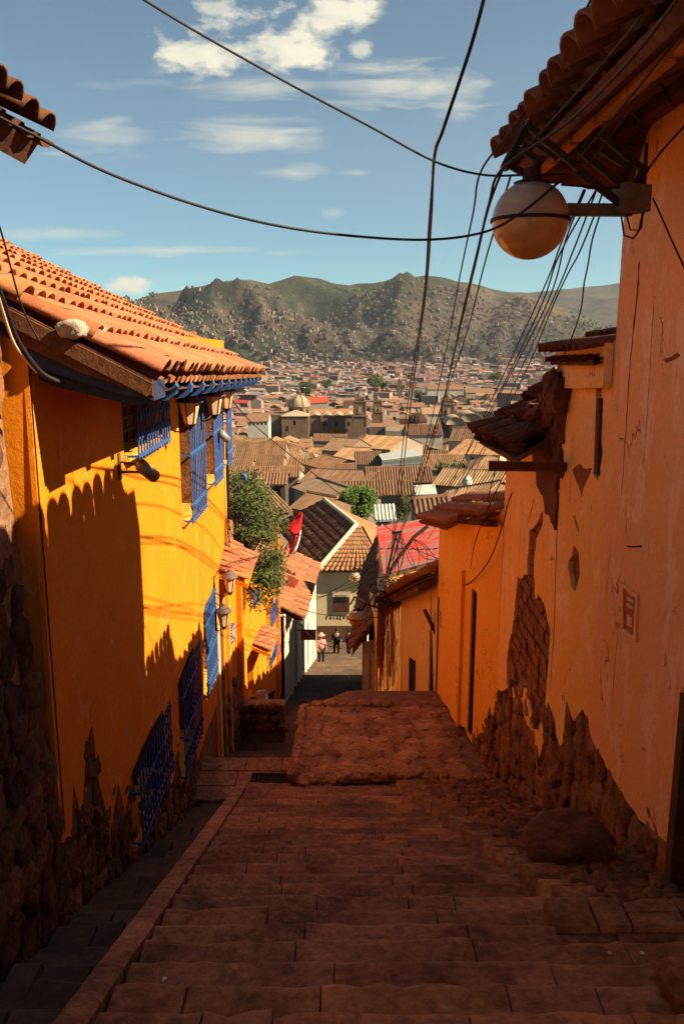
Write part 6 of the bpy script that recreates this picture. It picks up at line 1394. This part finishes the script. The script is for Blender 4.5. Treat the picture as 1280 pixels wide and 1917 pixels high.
tree('garden_tree', 'small leaved olive green tree growing against the far end of the yellow house', (-2.9, 16.9, -6.5), cs, 11500, .030, m_leaf, None, .12)
# blue arm lamp in the tree
fa = thing('arm_lamp', 'small blue lamp head on a curved arm above the garden tree', 'street lamp', Wd(430, 920, 15.6)); m_ = MB(); m_.tube(cat([(424, 928, 15.6), (440, 912, 15.6), (455, 896, 15.6)], 6), .022, 6); m_.build('arm', m_grey, fa)
m_ = MB(); m_.tube(cat([(450, 890, 15.6), (456, 889, 15.6), (459, 894, 15.6), (459, 901, 15.6)], 5), [.02 + .02 * sin(k / 15 * 3) for k in range(16)], 7); m_.build('lamp_head', m_blue, fa, True)
m_ = MB()
for k in range(5): m_.tube(cat([(422 + k * 1.2, 820, 14.2), (425 + k, 950, 14.5), (422 + k * 2, 1040, 14.6), (421 + k, 1085, 14.6)], 8), .006, 4)
tag(m_.build('cable_drop', m_cable), 'bundle of thin cables running down the far corner of the yellow house', 'cable')
random.seed(8); cs = []
for k in range(26): a = U(0, 6.28); q = sqrt(R()); cs.append((Wd(672 + cos(a) * q * 28, 935 + sin(a) * q * 24, 92 + U(-2, 2)), U(.7, 1.2)))
tree('leafy_tree', 'bright green round tree among the tiled roofs beyond the flag', Wd(675, 975, 92), cs, 6000, .16, m_leaf2, None, .25, 1.0)
cs = [(Wd(752 + U(-16, 16), 950 + U(-18, 18), 88), U(.5, .9)) for _ in range(14)]
tree('scrubby_tree', 'thin scrubby tree behind the red roof among the cables', Wd(752, 985, 88), cs, 1500, .12, m_leaf, None, .12)
cs = [(Wd(846 + U(-22, 14), 880 + U(-9, 9), 150), U(.8, 1.3)) for _ in range(14)]
tree('low_tree', 'low dark tree between two tiled roofs left of the steel beam', Wd(846, 895, 150), cs, 1400, .2, m_leaf, None, .15)
# litter and stains on the stairs
random.seed(2)
for (px, py, yy_) in ((308, 1837, 3.2), (1140, 1788, 3.4), (1202, 1788, 3.3)):
    r = ray(px, py); q = 3.0
    for _ in range(30): yk = r.y * q; zt_ = GS(math.floor((yk + 1.6) / TR) * TR - 1.6 + TR / 2); q = zt_ / r.z
    p = r * q; m_ = MB(); m_.rock(p + V((0, 0, .012)), (.014, .012, .005), 0, .8, .5); o = m_.build('litter', m_litter); tag(o, {308: 'tiny pale scrap of litter on the left of the stairs', 1140: 'pale scrap of litter near the right end of a stair', 1202: 'small pale scrap of litter beside the rough stone at the right'}[px], 'litter')
# ---- woods
random.seed(9); wd = MB(); nw_ = 0
for _ in range(9000):
    y = U(700, 3250); x = U(-.28, .34) * y; z = TZ(x, y); ris = z - GROUND(y)
    v_ = noise.noise(V((x / 210, y / 210, 21)))
    if ris > 25 and v_ < .12: continue
    if ris <= 25 and (v_ < .25): continue
    s_ = U(3.5, 8) * (1.0 if ris > 25 else .8); k = U(.6, 1.3); wd.rock((x, y, z + s_ * .4), (s_ * U(.7, 1.1), s_ * U(.7, 1.1), s_ * U(.8, 1.3)), 0, 1, .35, (k, k, k)); nw_ += 1
o = wd.build('hillside_woods', m_leaf, None, False, 'stuff'); tag(o, 'dark green woods scattered over the hillsides and between the far houses', 'woods')
for i, (px, py, d, s_, lb) in enumerate(((712, 712, 900, 9, 'tall dark tree clump in the town left of the far bell tower'), (700, 716, 880, 7, 'dark tree left beside the tall clump in the town'), (572, 725, 850, 7, 'dark round trees in the town above the church dome'), (788, 742, 820, 6.5, 'dark trees beside the arcaded building'), (930, 700, 1100, 8, 'dark tree on the right of the valley'), (612, 718, 900, 5, 'small dark tree right of the church dome'))):
    c_ = Wd(px, py, d); b_ = c_.copy(); b_.z = GROUND(d); cs = [(c_ + V((U(-s_, s_) * .8, U(-s_, s_) * .5, U(-s_, s_) * .7)), s_ * U(.3, .5)) for _ in range(16)]
    tree('town_tree', lb, (c_.x, c_.y, c_.z - s_ * 1.6), cs, 900, s_ * .14, m_leaf, None, s_ * .06)
# ---- the air of the valley
hb_ = MB(); hb_.bb((-4500, -60, -160), (4500, 7600, 1500)); hz_ = hb_.build('haze', m_dark, None, False, 'stuff'); tag(hz_, 'faint bluish haze filling the valley', 'haze')
hm = bpy.data.materials.new('haze_air'); hm.use_nodes = True; N, L = nt(hm); N.remove(N['Principled BSDF']); pv = N.new('ShaderNodeVolumePrincipled'); pv.inputs['Density'].default_value = .00004; pv.inputs['Color'].default_value = (.74, .82, 1.0, 1); pv.inputs['Anisotropy'].default_value = .2
L.new(pv.outputs[0], N['Material Output'].inputs['Volume']); hz_.data.materials.clear(); hz_.data.materials.append(hm)
